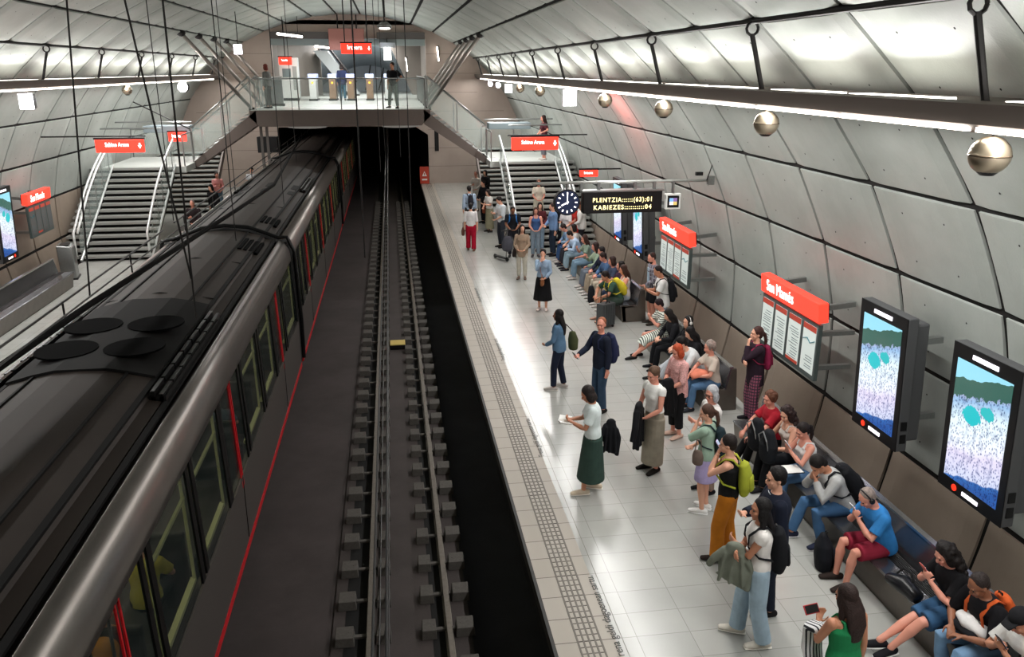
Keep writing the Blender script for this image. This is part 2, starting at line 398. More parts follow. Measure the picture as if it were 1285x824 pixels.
def globe(x, y, z, label, grp='round metal speaker globes under the lamp troughs'):
    e = empty('globe_speaker', (x, y, z), 0, label, 'speaker', grp)
    MB().ball((0, 0, 0), (.155, .155, .15), 24, 16).build('shell', GLOBE, e, smooth=True)
    MB().loft([(0, 0, -.007), (0, 0, .007)], [(.158, .158)]*2, (1, 0, 0), 24).build('band', M('globe_band', '#5a4e40', .4, .6), e, smooth=True)
    MB().loft([(0, 0, -.155), (0, 0, -.12)], [(.05, .05), (.09, .09)], (1, 0, 0), 16).build('grille', BLACK, e)
    MB().tube([(0, 0, .14), (0, 0, .26)], .01).build('stem', DARKSTEEL, e)
GL = [(5.92, 'large brown metal globe at the right picture edge, nearest of its row'), (9.93, 'metal globe hanging second from the right edge'), (13.95, 'metal globe hanging third from the right, above the nearer map board'),
      (17.95, 'metal globe hanging to the left of the third one'), (26.0, 'small far metal globe just left of the square floodlight'), (30.05, 'smallest metal globe of the right row, nearest the stairs')]
for y, l in GL: globe(4.62, y, 5.21, l)
globe(mir(4.62), 28.9, 5.21, 'small metal globe hanging under the left lamp trough')
FLOOD = M('floodlight_lens', '#ffffff', .4, emit=5, ecol='#fdf6ff')
def flood(x, y, z, label, s=1.0, round_=False, red=False):
    e = empty('floodlight', (x, y, z), 0, label, 'lamp', 'floodlights under the lamp troughs')
    b = MB()
    if round_: b.loft([(0, -.1, 0), (0, .12, 0)], [(.2*s, .2*s)]*2, (1, 0, 0), 20)
    else: b.hexa([(-.17*s,-.1,-.19*s),(.17*s,-.1,-.19*s),(.13*s,.14,-.15*s),(-.13*s,.14,-.15*s),(-.17*s,-.1,.19*s),(.17*s,-.1,.19*s),(.13*s,.14,.15*s),(-.13*s,.14,.15*s)])
    b.build('body', DARKSTEEL, e, bevel=.01)
    l = MB()
    if round_: l.loft([(0, -.125, 0), (0, -.095, 0)], [(.18*s, .18*s)]*2, (1, 0, 0), 20)
    else: l.cbox((0, -.105, 0), (.31*s, .02, .35*s))
    l.build('lens', FLOOD, e)
    MB().tube([(0, 0, .15*s), (0, 0, .22*s+.04)], .015).build('bracket', DARKSTEEL, e)
    if red:
        sg = 1 if x > 0 else -1
        o = area_lamp('floodlight_red', (x+.25*sg, y-1.0, z-.35), (0, -sg*PI/2, 0), .3, .3, 14, (1, .16, .14), 2.4)
flood(4.66, 21.9, 5.14, 'square white floodlight hanging under the right lamp trough', 1.15, red=True)
flood(4.66, 33.4, 5.13, 'far square floodlight above the right stair landing', .9)
flood(4.66, 36.6, 5.2, 'far small round floodlight beside the square one', .6, True)
flood(4.66, 39.5, 5.2, 'farthest small round floodlight under the right trough', .6, True)
flood(mir(4.66), 21.3, 5.14, 'square warm floodlight hanging near the left picture edge', 1.0, red=True)
flood(mir(4.66), 36.7, 5.16, 'round bluish white floodlight above the left stairs', 1.1, True)
flood(-5.42, 33.0, 6.55, 'bright square floodlight hanging left of the concourse bridge', .95)
m = MB().tube([(-5.42, 33, 6.75), (-5.42, 33, vz(-5.42))], .015).build('hanging_rod', DARKSTEEL); tag(m, 'thin rod holding the floodlight left of the concourse bridge', 'rod')

# ---------------------------------------------------------------- bridge (mezzanine) and stairs
MZ = 4.37
m = MB(); m.prism([(-5.25, MZ), (1.55, MZ), (1.55, MZ-.25), (1.2, MZ-.6), (-4.9, MZ-.6), (-5.25, MZ-.25)], 'y', 33.0, END_Y+.4)
struct(m, 'floor_concourse', [SLABC])
m = MB(); m.box(-5.2, 1.5, 33.02, END_Y+.4, MZ, MZ+.02); m.box(-5.75, 1.95, END_Y, 60, MZ-.1, MZ+.02)
struct(m, 'floor_concourse_tiles', M('concourse_tiles', '#c9d0ca', .35, 0, .05, 4))
for k, x in enumerate((-3.2, .4)):
    e = empty('soffit_lamp', (x, 33.6, MZ-.66), 0, ['oval lamp under the bridge above the train', 'long oval lamp under the bridge above the empty track'][k], 'lamp')
    MB().ball((0, 0, 0), (.75, .15, .06), 20, 8).build('diffuser', M('soffit_diffuser', '#8d8a84', .5, emit=.25, ecol='#aaa69f'), e, smooth=True)
m = MB()
for dx in (0, .22): m.box(-5.02+dx, -4.92+dx, 33.6, 33.7, -.1, MZ-.5)
tag(m.build('double_column', M('column_grey', '#6f6a66', .5)), 'pair of slim grey columns under the left end of the bridge', 'column')
def rail_glass(name, label, pts, posts, h=1.05, dz=.12, parent=None, cat='balustrade', arcr=None):
    """glass balustrade along a polyline (x, y, z of the floor)"""
    e = empty(name, pts[0], 0, label, cat) if parent is None else parent
    o0 = Vector(pts[0]) if parent is None else Vector((0, 0, 0))
    def b(o): o.location = -o0; return o
    for i in range(len(pts)-1):
        a, c = Vector(pts[i]), Vector(pts[i+1]); d = (c-a); nrm = Vector((d.y, -d.x, 0)).normalized()*.008
        up0, up1 = Vector((0, 0, dz)), Vector((0, 0, h-.06)); g = MB()
        g.hexa([a+up0-nrm, c+up0-nrm, c+up0+nrm, a+up0+nrm, a+up1-nrm, c+up1-nrm, c+up1+nrm, a+up1+nrm]); b(g.build('glass_panel', GLASS, e))
    b(MB().tube([Vector(p)+Vector((0, 0, h)) for p in pts], .028).build('handrail', STEEL, e, smooth=True))
    tot = []; 
    for i in range(len(pts)-1):
        a, c = Vector(pts[i]), Vector(pts[i+1]); n = max(1, round((c-a).length/posts))
        for k in range(n+(i == len(pts)-2)): tot.append(a.lerp(c, k/n))
    for p in tot: b(MB().box(p.x-.02, p.x+.02, p.y-.02, p.y+.02, p.z, p.z+h).build('post', STEEL, e))
    return e
rail_glass('glass_balustrade', 'glass balustrade along the front edge of the concourse bridge', [(-5.0, 33.1, MZ), (1.35, 33.1, MZ)], 1.6, 1.15)
rail_glass('glass_balustrade', 'glass balustrade at the right side of the concourse bridge', [(1.45, 34.9, MZ), (1.45, 44.5, MZ)], .8, 1.15)
rail_glass('glass_balustrade', 'glass balustrade at the left side of the concourse bridge', [(-5.1, 34.9, MZ), (-5.1, 44.5, MZ)], .8, 1.15)
WOOD = SLABC
def side_stairs(sd, word):
    X = (lambda x: x) if sd > 0 else mir
    LZ = 2.5
    def bx(mb, xa, xb, *r): xa, xb = sorted((X(xa), X(xb))); return mb.box(xa, xb, *r)
    # lateral flight from the bridge down to the landing
    e = empty('side_flight', (X(2.5), 33, LZ), 0, 'short stair flight with glass sides from the bridge down to the '+word+' landing', 'stairs')
    def b(o): o.location = (-X(2.5), -33, -LZ); return o
    st = MB(); n = 11
    for k in range(n):
        xa = 1.5+(3.75-1.5)*k/n; z = MZ-(MZ-LZ)*(k+1)/n
        st.cur = 0; bx(st, xa, xa+.25, 33.1, 34.7, z-.05, z)
    b(st.build('tread', STEEL, e))
    for y, nm in ((33.0, 'stringer'), (34.72, 'stringer')):
        p = [(X(1.3), MZ), (X(3.75), LZ), (X(4.1), LZ), (X(4.1), LZ-.22), (X(3.7), LZ-.25), (X(1.3), MZ-.55)]
        b(MB().prism(p, 'y', y, y+.08).build(nm, SLABC, e))
        rail_glass('', '', [(X(1.45), y+.04, MZ+.06), (X(3.72), y+.04, LZ+.08)], 1.5, 1.18, .02, parent=e)
    for c in e.children:
        if c.name.split('.')[0] in ('glass_panel', 'handrail', 'post') : c.location = (-X(2.5), -33, -LZ)
    # landing
    l = MB(); bx(l, 3.7, 6.55, 31.5, 35.2, LZ-.22, LZ)
    tag(l.build('stair_landing', M('landing_tiles', '#c4c7c2', .4)), word+' stair landing slab halfway up to the bridge', 'landing')
    rail_glass('glass_balustrade', 'glass balustrade around the tracks side of the '+word+' landing', [(X(3.75), 31.6, LZ), (X(3.75), 33.0, LZ)], 1.2, 1.1)
    rail_glass('glass_balustrade', 'glass balustrade at the back of the '+word+' landing', [(X(3.75), 35.15, LZ), (X(6.5), 35.15, LZ)], 1.2, 1.1)
    # main flight towards the camera
    y0, y1 = 27.3, 31.5; n = 15
    e2 = empty('platform_stairs', (X(5.1), y0, 0), 0, 'wide steel staircase with curved white handrails from the '+word+' platform to its landing', 'stairs')
    def b2(o): o.location = (-X(5.1), -y0, 0); return o
    for k in range(n):
        y = y0+(y1-y0)*k/n; z = LZ*(k+1)/n; st = MB()
        bx(st, 4.1, 6.12, y-.02, y+.30, z-.075, z); bx(st, 6.3, 6.9, y-.02, y+.30, z-.075, z)
        b2(st.build('step', M('step_steel', '#999a96', .4, .2), e2))
    rs = MB()
    for k in range(n):
        y = y0+(y1-y0)*k/n; z = LZ*(k+1)/n; bx(rs, 4.12, 6.9, y+.2, y+.215, z-LZ/n, z-.045)
    b2(rs.build('riser', M('riser_dark', '#2f2d2b', .6), e2))
    b2(MB().prism([(y0+.1, 0), (y0+.5, 0), (y1+.1, LZ-.4), (y1+.1, LZ-.05)], 'x', *sorted((X(4.15), X(6.85)))).build('soffit', DARKSTEEL, e2))
    for xs, nm in ((4.06, 0), (6.2, 1)):
        for off in ((-.06, .06) if nm else (0,)):
            x = X(xs+off); path = []
            for k in range(21):
                u = k/20; bulge = .26*math.sin(PI*min(1, u*1.02))
                path.append((x, y0-.25+(y1-y0+.3)*u-.1*math.sin(PI*u), .95+LZ*u+bulge*.9))
            path = [(x, y0-.25, .25)] + path if off >= 0 else path
            b2(MB().tube(path, .042).build('handrail', M('handrail_white', '#dfe2e1', .25, .4), e2, smooth=True))
        g = MB(); path2 = [(X(xs), y0+(y1-y0)*k/10, LZ*k/10) for k in range(11)]
        for k in range(10):
            a, c = Vector(path2[k]), Vector(path2[k+1]); h0 = .78+.23*math.sin(PI*k/10); h1 = .78+.23*math.sin(PI*(k+1)/10); w = Vector((.008, 0, 0))
            g.hexa([a-w, a+w, c+w, c-w, a-w+Vector((0,0,h0)), a+w+Vector((0,0,h0)), c+w+Vector((0,0,h1)), c-w+Vector((0,0,h1))])
        b2(g.build('glass_panel', GLASS, e2))
        b2(MB().tube([(X(xs), y0-.1, .05), (X(xs), y1, LZ+.06)], .04).build('stringer', M('handrail_white', ''), e2))
        for k in range(1, 10, 2):
            a = path2[k]; b2(MB().tube([a, (a[0], a[1], a[2]+.8+.23*math.sin(PI*k/10))], .014).build('baluster', STEEL, e2))
    # far flight behind the landing
    e3 = empty('rear_stairs', (X(5.1), 36.4, 0), 0, 'farther staircase rising behind the '+word+' landing', 'stairs')
    def b3(o): o.location = (-X(5.1), -36.4, 0); return o
    for k in range(13):
        y = 36.4+.31*k; z = .17*(k+1); st = MB(); bx(st, 4.1, 6.3, y, y+.31, z-.05, z); b3(st.build('step', M('step_steel', ''), e3))
    rs = MB()
    for k in range(13): y = 36.4+.31*k; z = .17*(k+1); bx(rs, 4.1, 6.3, y+.22, y+.24, z-.17, z-.05)
    b3(rs.build('riser', M('riser_dark', ''), e3))
    for xs in (4.0, 6.36): b3(MB().prism([(36.2, 0), (36.6, 0), (40.5, 2.2), (40.5, 2.5), (36.2, .2)], 'x', *sorted((X(xs-.04), X(xs+.04)))).build('stringer', SLABC, e3))
    # sway struts from the bridge to the vault
    for k, y in enumerate((33.4, 36.2, 39.0, 41.8)):
        s = empty('hanger_strut', (X(1.5), y, MZ), 0, 'inclined steel strut from the %s bridge edge to the vault, %s of its row' % (word, ('nearest', 'second', 'third', 'farthest')[k]), 'strut', 'inclined struts on the %s side of the bridge' % word)
        x1, z1 = arc(.63*sd, -.05); a = Vector((0, 0, .05)); c = Vector((x1-X(1.5), -1.7, z1-MZ))
        MB().tube([a, c], .07, 10).build('rod', M('strut_steel', '#8d8681', .35, .6), s, smooth=True)
        MB().ball(c, (.16, .1, .12), 10, 8).build('bracket', DARKSTEEL, s)
        MB().cbox((0, 0, .03), (.2, .14, .14)).build('shoe_plate', DARKSTEEL, s)
    # horizontal wall ties beside the landing
    for y, z, xa in ((33.0, 3.98, 3.66), (31.5, 3.85, 4.4)):
        x1 = -1.85+A_*math.sin(math.acos((z-Z0_)/B_))
        tag(MB().tube([(X(xa), y, z), (X(x1), y, z)], .028).build('wall_tie', STEEL), 'thin steel tie bar from the %s vault wall %s' % (word, 'over the back of the landing' if y > 32 else 'over the top of the stairs'), 'tie bar')
side_stairs(1, 'right'); side_stairs(-1, 'left')
for sd, word in ((1, 'right'), (-1, 'left')):
    X = (lambda x: x) if sd > 0 else mir
    m = MB(); m.box(*sorted((X(3.9), X(5.6))), 33.6, 34.4, 3.55, 3.8)
    tag(m.build('service_box', M('service_grey', '#7f8b90', .5), bevel=.02), 'long grey service box hung above the '+word+' landing', 'box')

# concourse furniture
GATEB = M('gate_brown', '#8a705a', .5); GATEW = M('gate_white', '#d9dcda', .5)
for k, (x, wht) in enumerate(((-3.66, 1), (-2.72, 0), (-1.85, 0), (-.93, 0), (-.03, 1))):
    e = empty('ticket_gate', (x, 42.4, MZ+.02), 0, ['white faced ticket gate beside the ticket machine, leftmost gate', 'brown ticket gate second from the left', 'brown ticket gate in the middle of the row', 'brown ticket gate second from the right', 'white ticket gate nearest the man in black'][k], 'ticket gate', 'ticket gates on the concourse')
    MB().box(-.16, .16, 0, 1.3, .08, 1.02).build('cabinet', GATEW if wht else GATEB, e, bevel=.02)
    MB().box(-.2, .2, -.03, 1.33, 0, .08).build('plinth', BLACK, e)
    MB().box(-.2, .2, -.02, 1.3, 1.02, 1.25).build('display_head', M('gate_display', '#a9b4d8', .4, emit=.7, ecol='#a8b8e8'), e, bevel=.02)
    MB().box(-.04, .04, -.01, 0, .8, .88).build('arrow_lamp', M('gate_arrow', '#e0a020', .4, emit=2, ecol='#ffb830'), e)
e = empty('ticket_machine', (-4.75, 42.6, MZ+.02), 0, 'tall white ticket machine left of the gates', 'ticket machine')
MB().box(-.45, .45, 0, .5, .12, 2.0).build('cabinet', M('machine_white', '#d6dad6', .4), e, bevel=.03); MB().box(-.4, .4, .03, .45, 0, .12).build('plinth', BLACK, e)
MB().box(-.3, .1, -.01, 0, 1.1, 1.5).build('screen', M('machine_screen', '#6f7f80', .3), e); MB().box(.18, .38, -.01, 0, .5, 1.6).build('front_panel', M('machine_grey', '#9aa09c', .4), e)
e = empty('information_panel', (-5.0, 36.5, MZ+.02), 0, 'grey free standing panel behind the bridge glass', 'panel')
MB().box(-.05, .62, 0, .12, .1, 1.05).build('board', M('panel_grey', '#77797a', .5), e); MB().box(-.1, .67, -.05, .17, 0, .1).build('foot', BLACK, e)
# lintel and hall beyond
m = MB(); m.box(-5.7, 1.9, END_Y-.35, END_Y+.1, 7.0, 7.3); struct(m, 'trim_lintel', M('lintel_grey', '#8e9896', .5))
m = MB(); m.box(-5.7, -2.9, END_Y-.6, END_Y+.1, 7.3, 7.62); m.box(-.5, 1.9, END_Y-.6, END_Y+.1, 7.3, 7.62); struct(m, 'trim_duct', M('duct_dark', '#5f5a57', .6))
e = empty('hanging_box', (-1.85, 43.4, 7.3), 0, 'square pinkish metal box hung before the lintel', 'box')
MB().box(-.95, .75, -.3, .3, -.55, .45).build('casing', M('casing_pink', '#a06a62', .5), e, bevel=.03); MB().tube([(-.5, 0, .45), (-.5, 0, 1.1)], .03).build('rod', DARKSTEEL, e); MB().tube([(.4, 0, .45), (.4, 0, 1.1)], .03).build('rod', DARKSTEEL, e)
HALLW = concrete('hall_wall', '#7a736d', '#8a837d', .5)
m = MB()
m.box(-6.0, -5.75, END_Y+.4, 60, MZ, 8); m.box(1.95, 2.2, END_Y+.4, 60, MZ, 8); m.box(-6, 2.2, END_Y, 60, 8, 8.2)
m.hexa([(-5.8, 47, MZ), (-3.9, 52, MZ), (-3.9, 52.1, MZ), (-5.8, 47.2, MZ), (-5.8, 47, 8), (-3.9, 52, 8), (-3.9, 52.1, 8), (-5.8, 47.2, 8)])
m.prism([(1.95, MZ), (1.95, 8), (-.2, 8), (1.4, MZ)], 'y', 51.9, 52.1)
struct(m, 'wall_concourse', HALLW)
m = MB(); V = []; F = []
for i in range(13):
    u = i/12; x = -4.6+6.4*u; z = MZ+.1+3.0*math.sin(PI*(.18+.64*u))
    for y in (52.0, 60.0): V.append((x, y, z*1.0 if y < 55 else z-1.4))
for i in range(12): F.append((i*2, i*2+1, i*2+3, i*2+2))
m.add(V, F); m.box(-4.6, 1.9, 59.8, 60, MZ, 8); struct(m, 'ceiling_concourse', M('hall_vault_grey', '#aab2bc', .5, 0, .1, 2))
for k, x in enumerate((-1.6, -.7, .3)):
    m = MB(); m.loft([(x+.5*math.sin(PI*q/16), 59.7-.02*q, MZ+.1+2.6*q/8) for q in range(9)], [(.04, .04)]*9, None, 6); struct(m, 'trim_hall_rib', BLACK)
e = empty('escalator', (-3.2, 50.5, MZ), 0, 'pale escalator rising to the left behind the ticket gates', 'escalator')
for dy in (0, 1.1):
    MB().prism([(.9, .1), (1.5, .1), (-.2, 2.5), (-1.0, 2.5)], 'y', dy, dy+.12).build('side_panel', M('escalator_pale', '#c3c9cc', .35), e)
    MB().tube([(1.3, dy+.06, .75), (-.3, dy+.06, 2.9), (-1.3, dy+.06, 2.9)], .06).build('handrail', BLACK, e)
    MB().tube([(1.0, dy+.06, .3), (-.7, dy+.06, 2.6)], .05).build('trim_strip', BLACK, e)
MB().prism([(.8, 0), (1.5, 0), (-.3, 2.4), (-.9, 2.4)], 'y', .12, 1.1).build('steps', DARKSTEEL, e)
for x, y, z, L_, l in ((-4.3, 40, 7.35, 1.3, 'bright slanted tube lamp above the ticket machine'), (-3.2, 47, 7.0, 1.4, 'bright slanted tube lamp above the escalator')):
    e = empty('tube_lamp', (x, y, z), -.5, l, 'lamp'); MB().tube([(-L_/2, 0, .03), (L_/2, 0, -.12)], .05).build('tube', LAMP, e); MB().tube([(-L_/2, .06, .1), (L_/2, .06, -.04)], .04).build('gear_tray', DARKSTEEL, e)
    for q in (-.4, .4): MB().tube([(q, .06, .05), (q, .06, (vz(x)-z-.12) if y < END_Y else .9)], .012).build('rod', DARKSTEEL, e)
e = empty('pendant_lamp', (-.07, 33.6, 7.4), 0, 'round pendant lamp hanging above the bridge', 'lamp')
MB().loft([(0, 0, .18), (0, 0, .05), (0, 0, -.05)], [(.1, .1), (.27, .27), (.27, .27)], (1, 0, 0), 20).build('shade', M('pendant_grey', '#8a8a88', .4, .5), e); MB().loft([(0, 0, -.09), (0, 0, -.05)], [(.2, .2)]*2, (1, 0, 0), 20).build('lens', LAMP, e); MB().tube([(0, 0, .15), (0, 0, vz(-.07)-7.4)], .025).build('stem', DARKSTEEL, e)
e = empty('pendant_lamp', (0, 44.0, 6.9), 0, 'white pendant lamp before the concourse opening', 'lamp')
MB().loft([(0, 0, .22), (0, 0, 0)], [(.4, .4)]*2, (1, 0, 0), 20).build('shade', M('pendant_white', '#c8ced4', .4), e); MB().box(-.18, .18, -.1, .1, -.6, -.02).build('lens', LAMP, e); MB().tube([(0, 0, .2), (0, 0, .45)], .02).build('stem', DARKSTEEL, e)
for x, z, l in ((2.6, 6.6, 'thin bright tube lamp on the end wall right of the opening'), (1.0, 6.1, 'small tube lamp inside the concourse opening')):
    e = empty('wall_lamp', (x, END_Y-.12 if x > 2 else 46, z), 0, l, 'lamp'); MB().tube([(0, 0, -.35), (-.06, 0, .35)], .035).build('tube', LAMP, e); MB().box(-.05, .05, .03, .1, -.4, .4).build('bracket', DARKSTEEL, e)

# ---------------------------------------------------------------- signs
def way_sign(x0, x1, y, z0, z1, label, txt, rods=None, arrow=True, size=.2, rot=0):
    cx, cz = (x0+x1)/2, (z0+z1)/2; w, h = (x1-x0)/2, (z1-z0)/2
    e = empty('hanging_sign', (cx, y, cz), rot, label, 'sign')
    MB().box(-w, w, -.06, .06, -h, h).build('light_box', REDSIGN, e, bevel=.02)
    text('lettering', txt, size, SIGNTXT, e, (-.10*w, -.066, h*.2), (PI/2, 0, 0), .003, bold=.002, width=w*.98)
    if arrow:
        a = MB(); a.prism([(w*.84, -h*.4), (w*.92, h*.1), (w*.87, h*.1), (w*.87, h*.45), (w*.81, h*.45), (w*.81, h*.1), (w*.76, h*.1)], 'y', -.07, -.062); a.build('arrow', SIGNTXT, e)
    MB().box(-w-.03, w+.03, -.05, .05, h, h+.05).build('top_frame', DARKSTEEL, e)
    for p, q in (rods or []): MB().tube([Vector(p)-Vector((cx, y, cz)), Vector(q)-Vector((cx, y, cz))], .022).build('support_rod', DARKSTEEL, e)
    return e
way_sign(-7.98-.65, -6.62-.65, 26.2, 3.5, 3.88, 'red lit way out sign above the left stairs', 'Sabino Arana', [((-10.1, 26.2, 3.97), (-7.2, 26.2, 3.97))], size=.17)
way_sign(3.93, 5.5, 27.4, 3.30, 3.72, 'red lit way out sign above the right stairs', 'Sabino Arana', [((3.8, 27.4, 3.78), (6.55, 27.4, 3.78))], size=.17)
way_sign(-8.3, -7.65, 33.2, 3.25, 3.6, 'small red lit sign behind the left handrail', 'Irteera', [((-9.4, 33.2, 4.7), (-7.5, 33.2, 3.7))], False, .18)
way_sign(5.55, 6.1, 24.3, 2.78, 2.98, 'small red lit sign seen just above the departure display', 'Irteera', [((5.8, 24.3, 3.0), (6.85, 24.3, 3.0))], False, .1)
way_sign(-1.75, -.6, 33.8, 6.42, 6.8, 'red lit sign hanging in the middle above the bridge', 'Irteera', [((-1.6, 33.8, 6.8), (-1.6, 33.8, 8.4)), ((-.75, 33.8, 6.8), (-.75, 33.8, 8.4))], True, .24)
way_sign(-5.1, -4.5, 42.0, 6.05, 6.4, 'dim red sign above the ticket machine', 'Txartelak', [((-4.8, 42, 6.4), (-4.8, 42, 8.05))], False, .12)
e = empty('warning_sign', (1.68, END_Y-.25, 0), 0, 'red warning panel with white triangle at the end of the right platform', 'sign')
MB().box(-.24, .24, -.03, .03, .02, .92).build('panel', M('warning_red', '#b8402c', .5), e); MB().prism([(-.13, .42), (.13, .42), (0, .68)], 'y', -.04, -.03).build('triangle', WHITE, e)
MB().prism([(-.02, .47), (.02, .47), (.03, .6), (-.03, .6)], 'y', -.045, -.04).build('mark', M('warning_red', ''), e); MB().box(-.14, .14, -.04, -.03, .2, .28).build('text_bar', WHITE, e)
m = MB(); m.box(2.28, 2.5, END_Y-.03, END_Y, 1.7, 2.9); tag(m.build('wall_plate', DARKSTEEL), 'narrow dark plate on the end wall right of the tunnel', 'plate')
e = empty('back_screen', (-5.95, 42.0, 0), 0, 'dark boxy monitor on a leg at the end of the left platform', 'monitor')
MB().box(-.45, .5, -.25, .25, 2.0, 2.75).build('casing', BLACK, e, bevel=.02); MB().tube([(0, 0, 0), (0, 0, 2.0)], .05).build('post', STEEL, e)

# departure display with clock on its boom
Y = 16.1
e = empty('display_boom', (6.42, Y, 3.7), 0, 'white horizontal boom holding the clock and departure display', 'boom')
MB().tube([(-3.7, 0, 0), (.05, 0, 0)], .03).build('boom_tube', M('boom_white', '#c8c8c4', .3, .5), e, smooth=True)
MB().box(-.08, .05, -.05, .05, -.09, .09).build('wall_bracket', STEEL, e); MB().box(-.34, -.2, -.04, .04, .1, .17).build('camera', BLACK, e); MB().tube([(-.12, -.05, .0), (-.02, -.05, .32)], .012).build('stay', DARKSTEEL, e)
for x in (-2.7, -2.35, -1.6, -1.2): MB().box(x-.03, x+.03, -.03, .03, -.2, 0).build('drop_bracket', STEEL, e)
e = empty('departure_display', (4.57, Y, 3.30), 0, 'black departure display with amber dot letters hanging from the boom', 'display')
MB().box(-.83, .80, -.1, .12, -.21, .22).build('case', BLACK, e, bevel=.015)
MB().box(-.86, .83, -.12, .14, .22, .25).build('top_strip', STEEL, e)
AMB = M('led_amber', '#f0e2a0', .5, emit=1.4, ecol='#f7e6a0')
text('lettering_row', 'PLENTZIA::::::(63):01', .125, AMB, e, (-.02, -.104, .055), (PI/2, 0, 0), .001, bold=.002, width=1.2, gap=1.25)
text('lettering_row', 'KABIEZES::::::::::04', .125, AMB, e, (-.02, -.104, -.095), (PI/2, 0, 0), .001, bold=.002, width=1.2, gap=1.25)
e = empty('logo_sign', (5.62, Y, 3.29), 0, 'small square white framed sign beside the departure display', 'sign')
MB().box(-.16, .16, -.05, .05, -.16, .16).build('frame', WHITE, e, bevel=.01); MB().box(-.12, .12, -.056, -.05, -.12, .12).build('black_panel', BLACK, e)
MB().box(-.08, 0, -.06, -.056, 0, .07).build('blue_patch', M('logo_blue', '#7fb4e8', .5, emit=.4), e); MB().box(0, .08, -.06, -.056, -.07, 0).build('yellow_patch', M('logo_yellow', '#d8c070', .5, emit=.4), e)
MB().box(-.08, 0, -.06, -.056, -.07, 0).build('white_patch', M('logo_white', '#e8e8f0', .5, emit=.4), e); MB().box(0, .08, -.06, -.056, 0, .07).build('violet_patch', M('logo_violet', '#8a6ea8', .5, emit=.4), e)
MB().box(-.02, .02, -.03, .03, .16, .41).build('stem', STEEL, e)
e = empty('station_clock', (3.42, Y, 3.32), 0, 'round black station clock with white hour marks beside the departure display', 'clock')
MB().loft([(0, -.07, 0), (0, .07, 0)], [(.26, .26)]*2, (1, 0, 0), 36).build('case', BLACK, e)
MB().loft([(0, -.075, 0), (0, -.07, 0)], [(.235, .235)]*2, (1, 0, 0), 36).build('dial', M('dial_blue', '#26304f', .3), e)
for k in range(12):
    a = PI*k/6; p = MB(); c, s = math.cos(a), math.sin(a)
    p.hexa([(x*c+z*s, y, -x*s+z*c) for (x, y, z) in [(-.012,-.082,.16),(.012,-.082,.16),(.012,-.075,.16),(-.012,-.075,.16),(-.012,-.082,.205),(.012,-.082,.205),(.012,-.075,.205),(-.012,-.075,.205)]]); p.build('hour_mark', SIGNTXT, e)
for a, L_, w in ((0, .18, .008), (PI*1.36, .13, .012)):
    p = MB(); c, s = math.cos(a), math.sin(a); p.hexa([(x*c+z*s, y, -x*s+z*c) for (x, y, z) in [(-w,-.09,-.03),(w,-.09,-.03),(w,-.084,-.03),(-w,-.084,-.03),(-w,-.09,L_),(w,-.09,L_),(w,-.084,L_),(-w,-.084,L_)]]); p.build('clock_hand', SIGNTXT, e)
MB().tube([(-.0, 0, .25), (0, 0, .38)], .02).build('stem', STEEL, e)

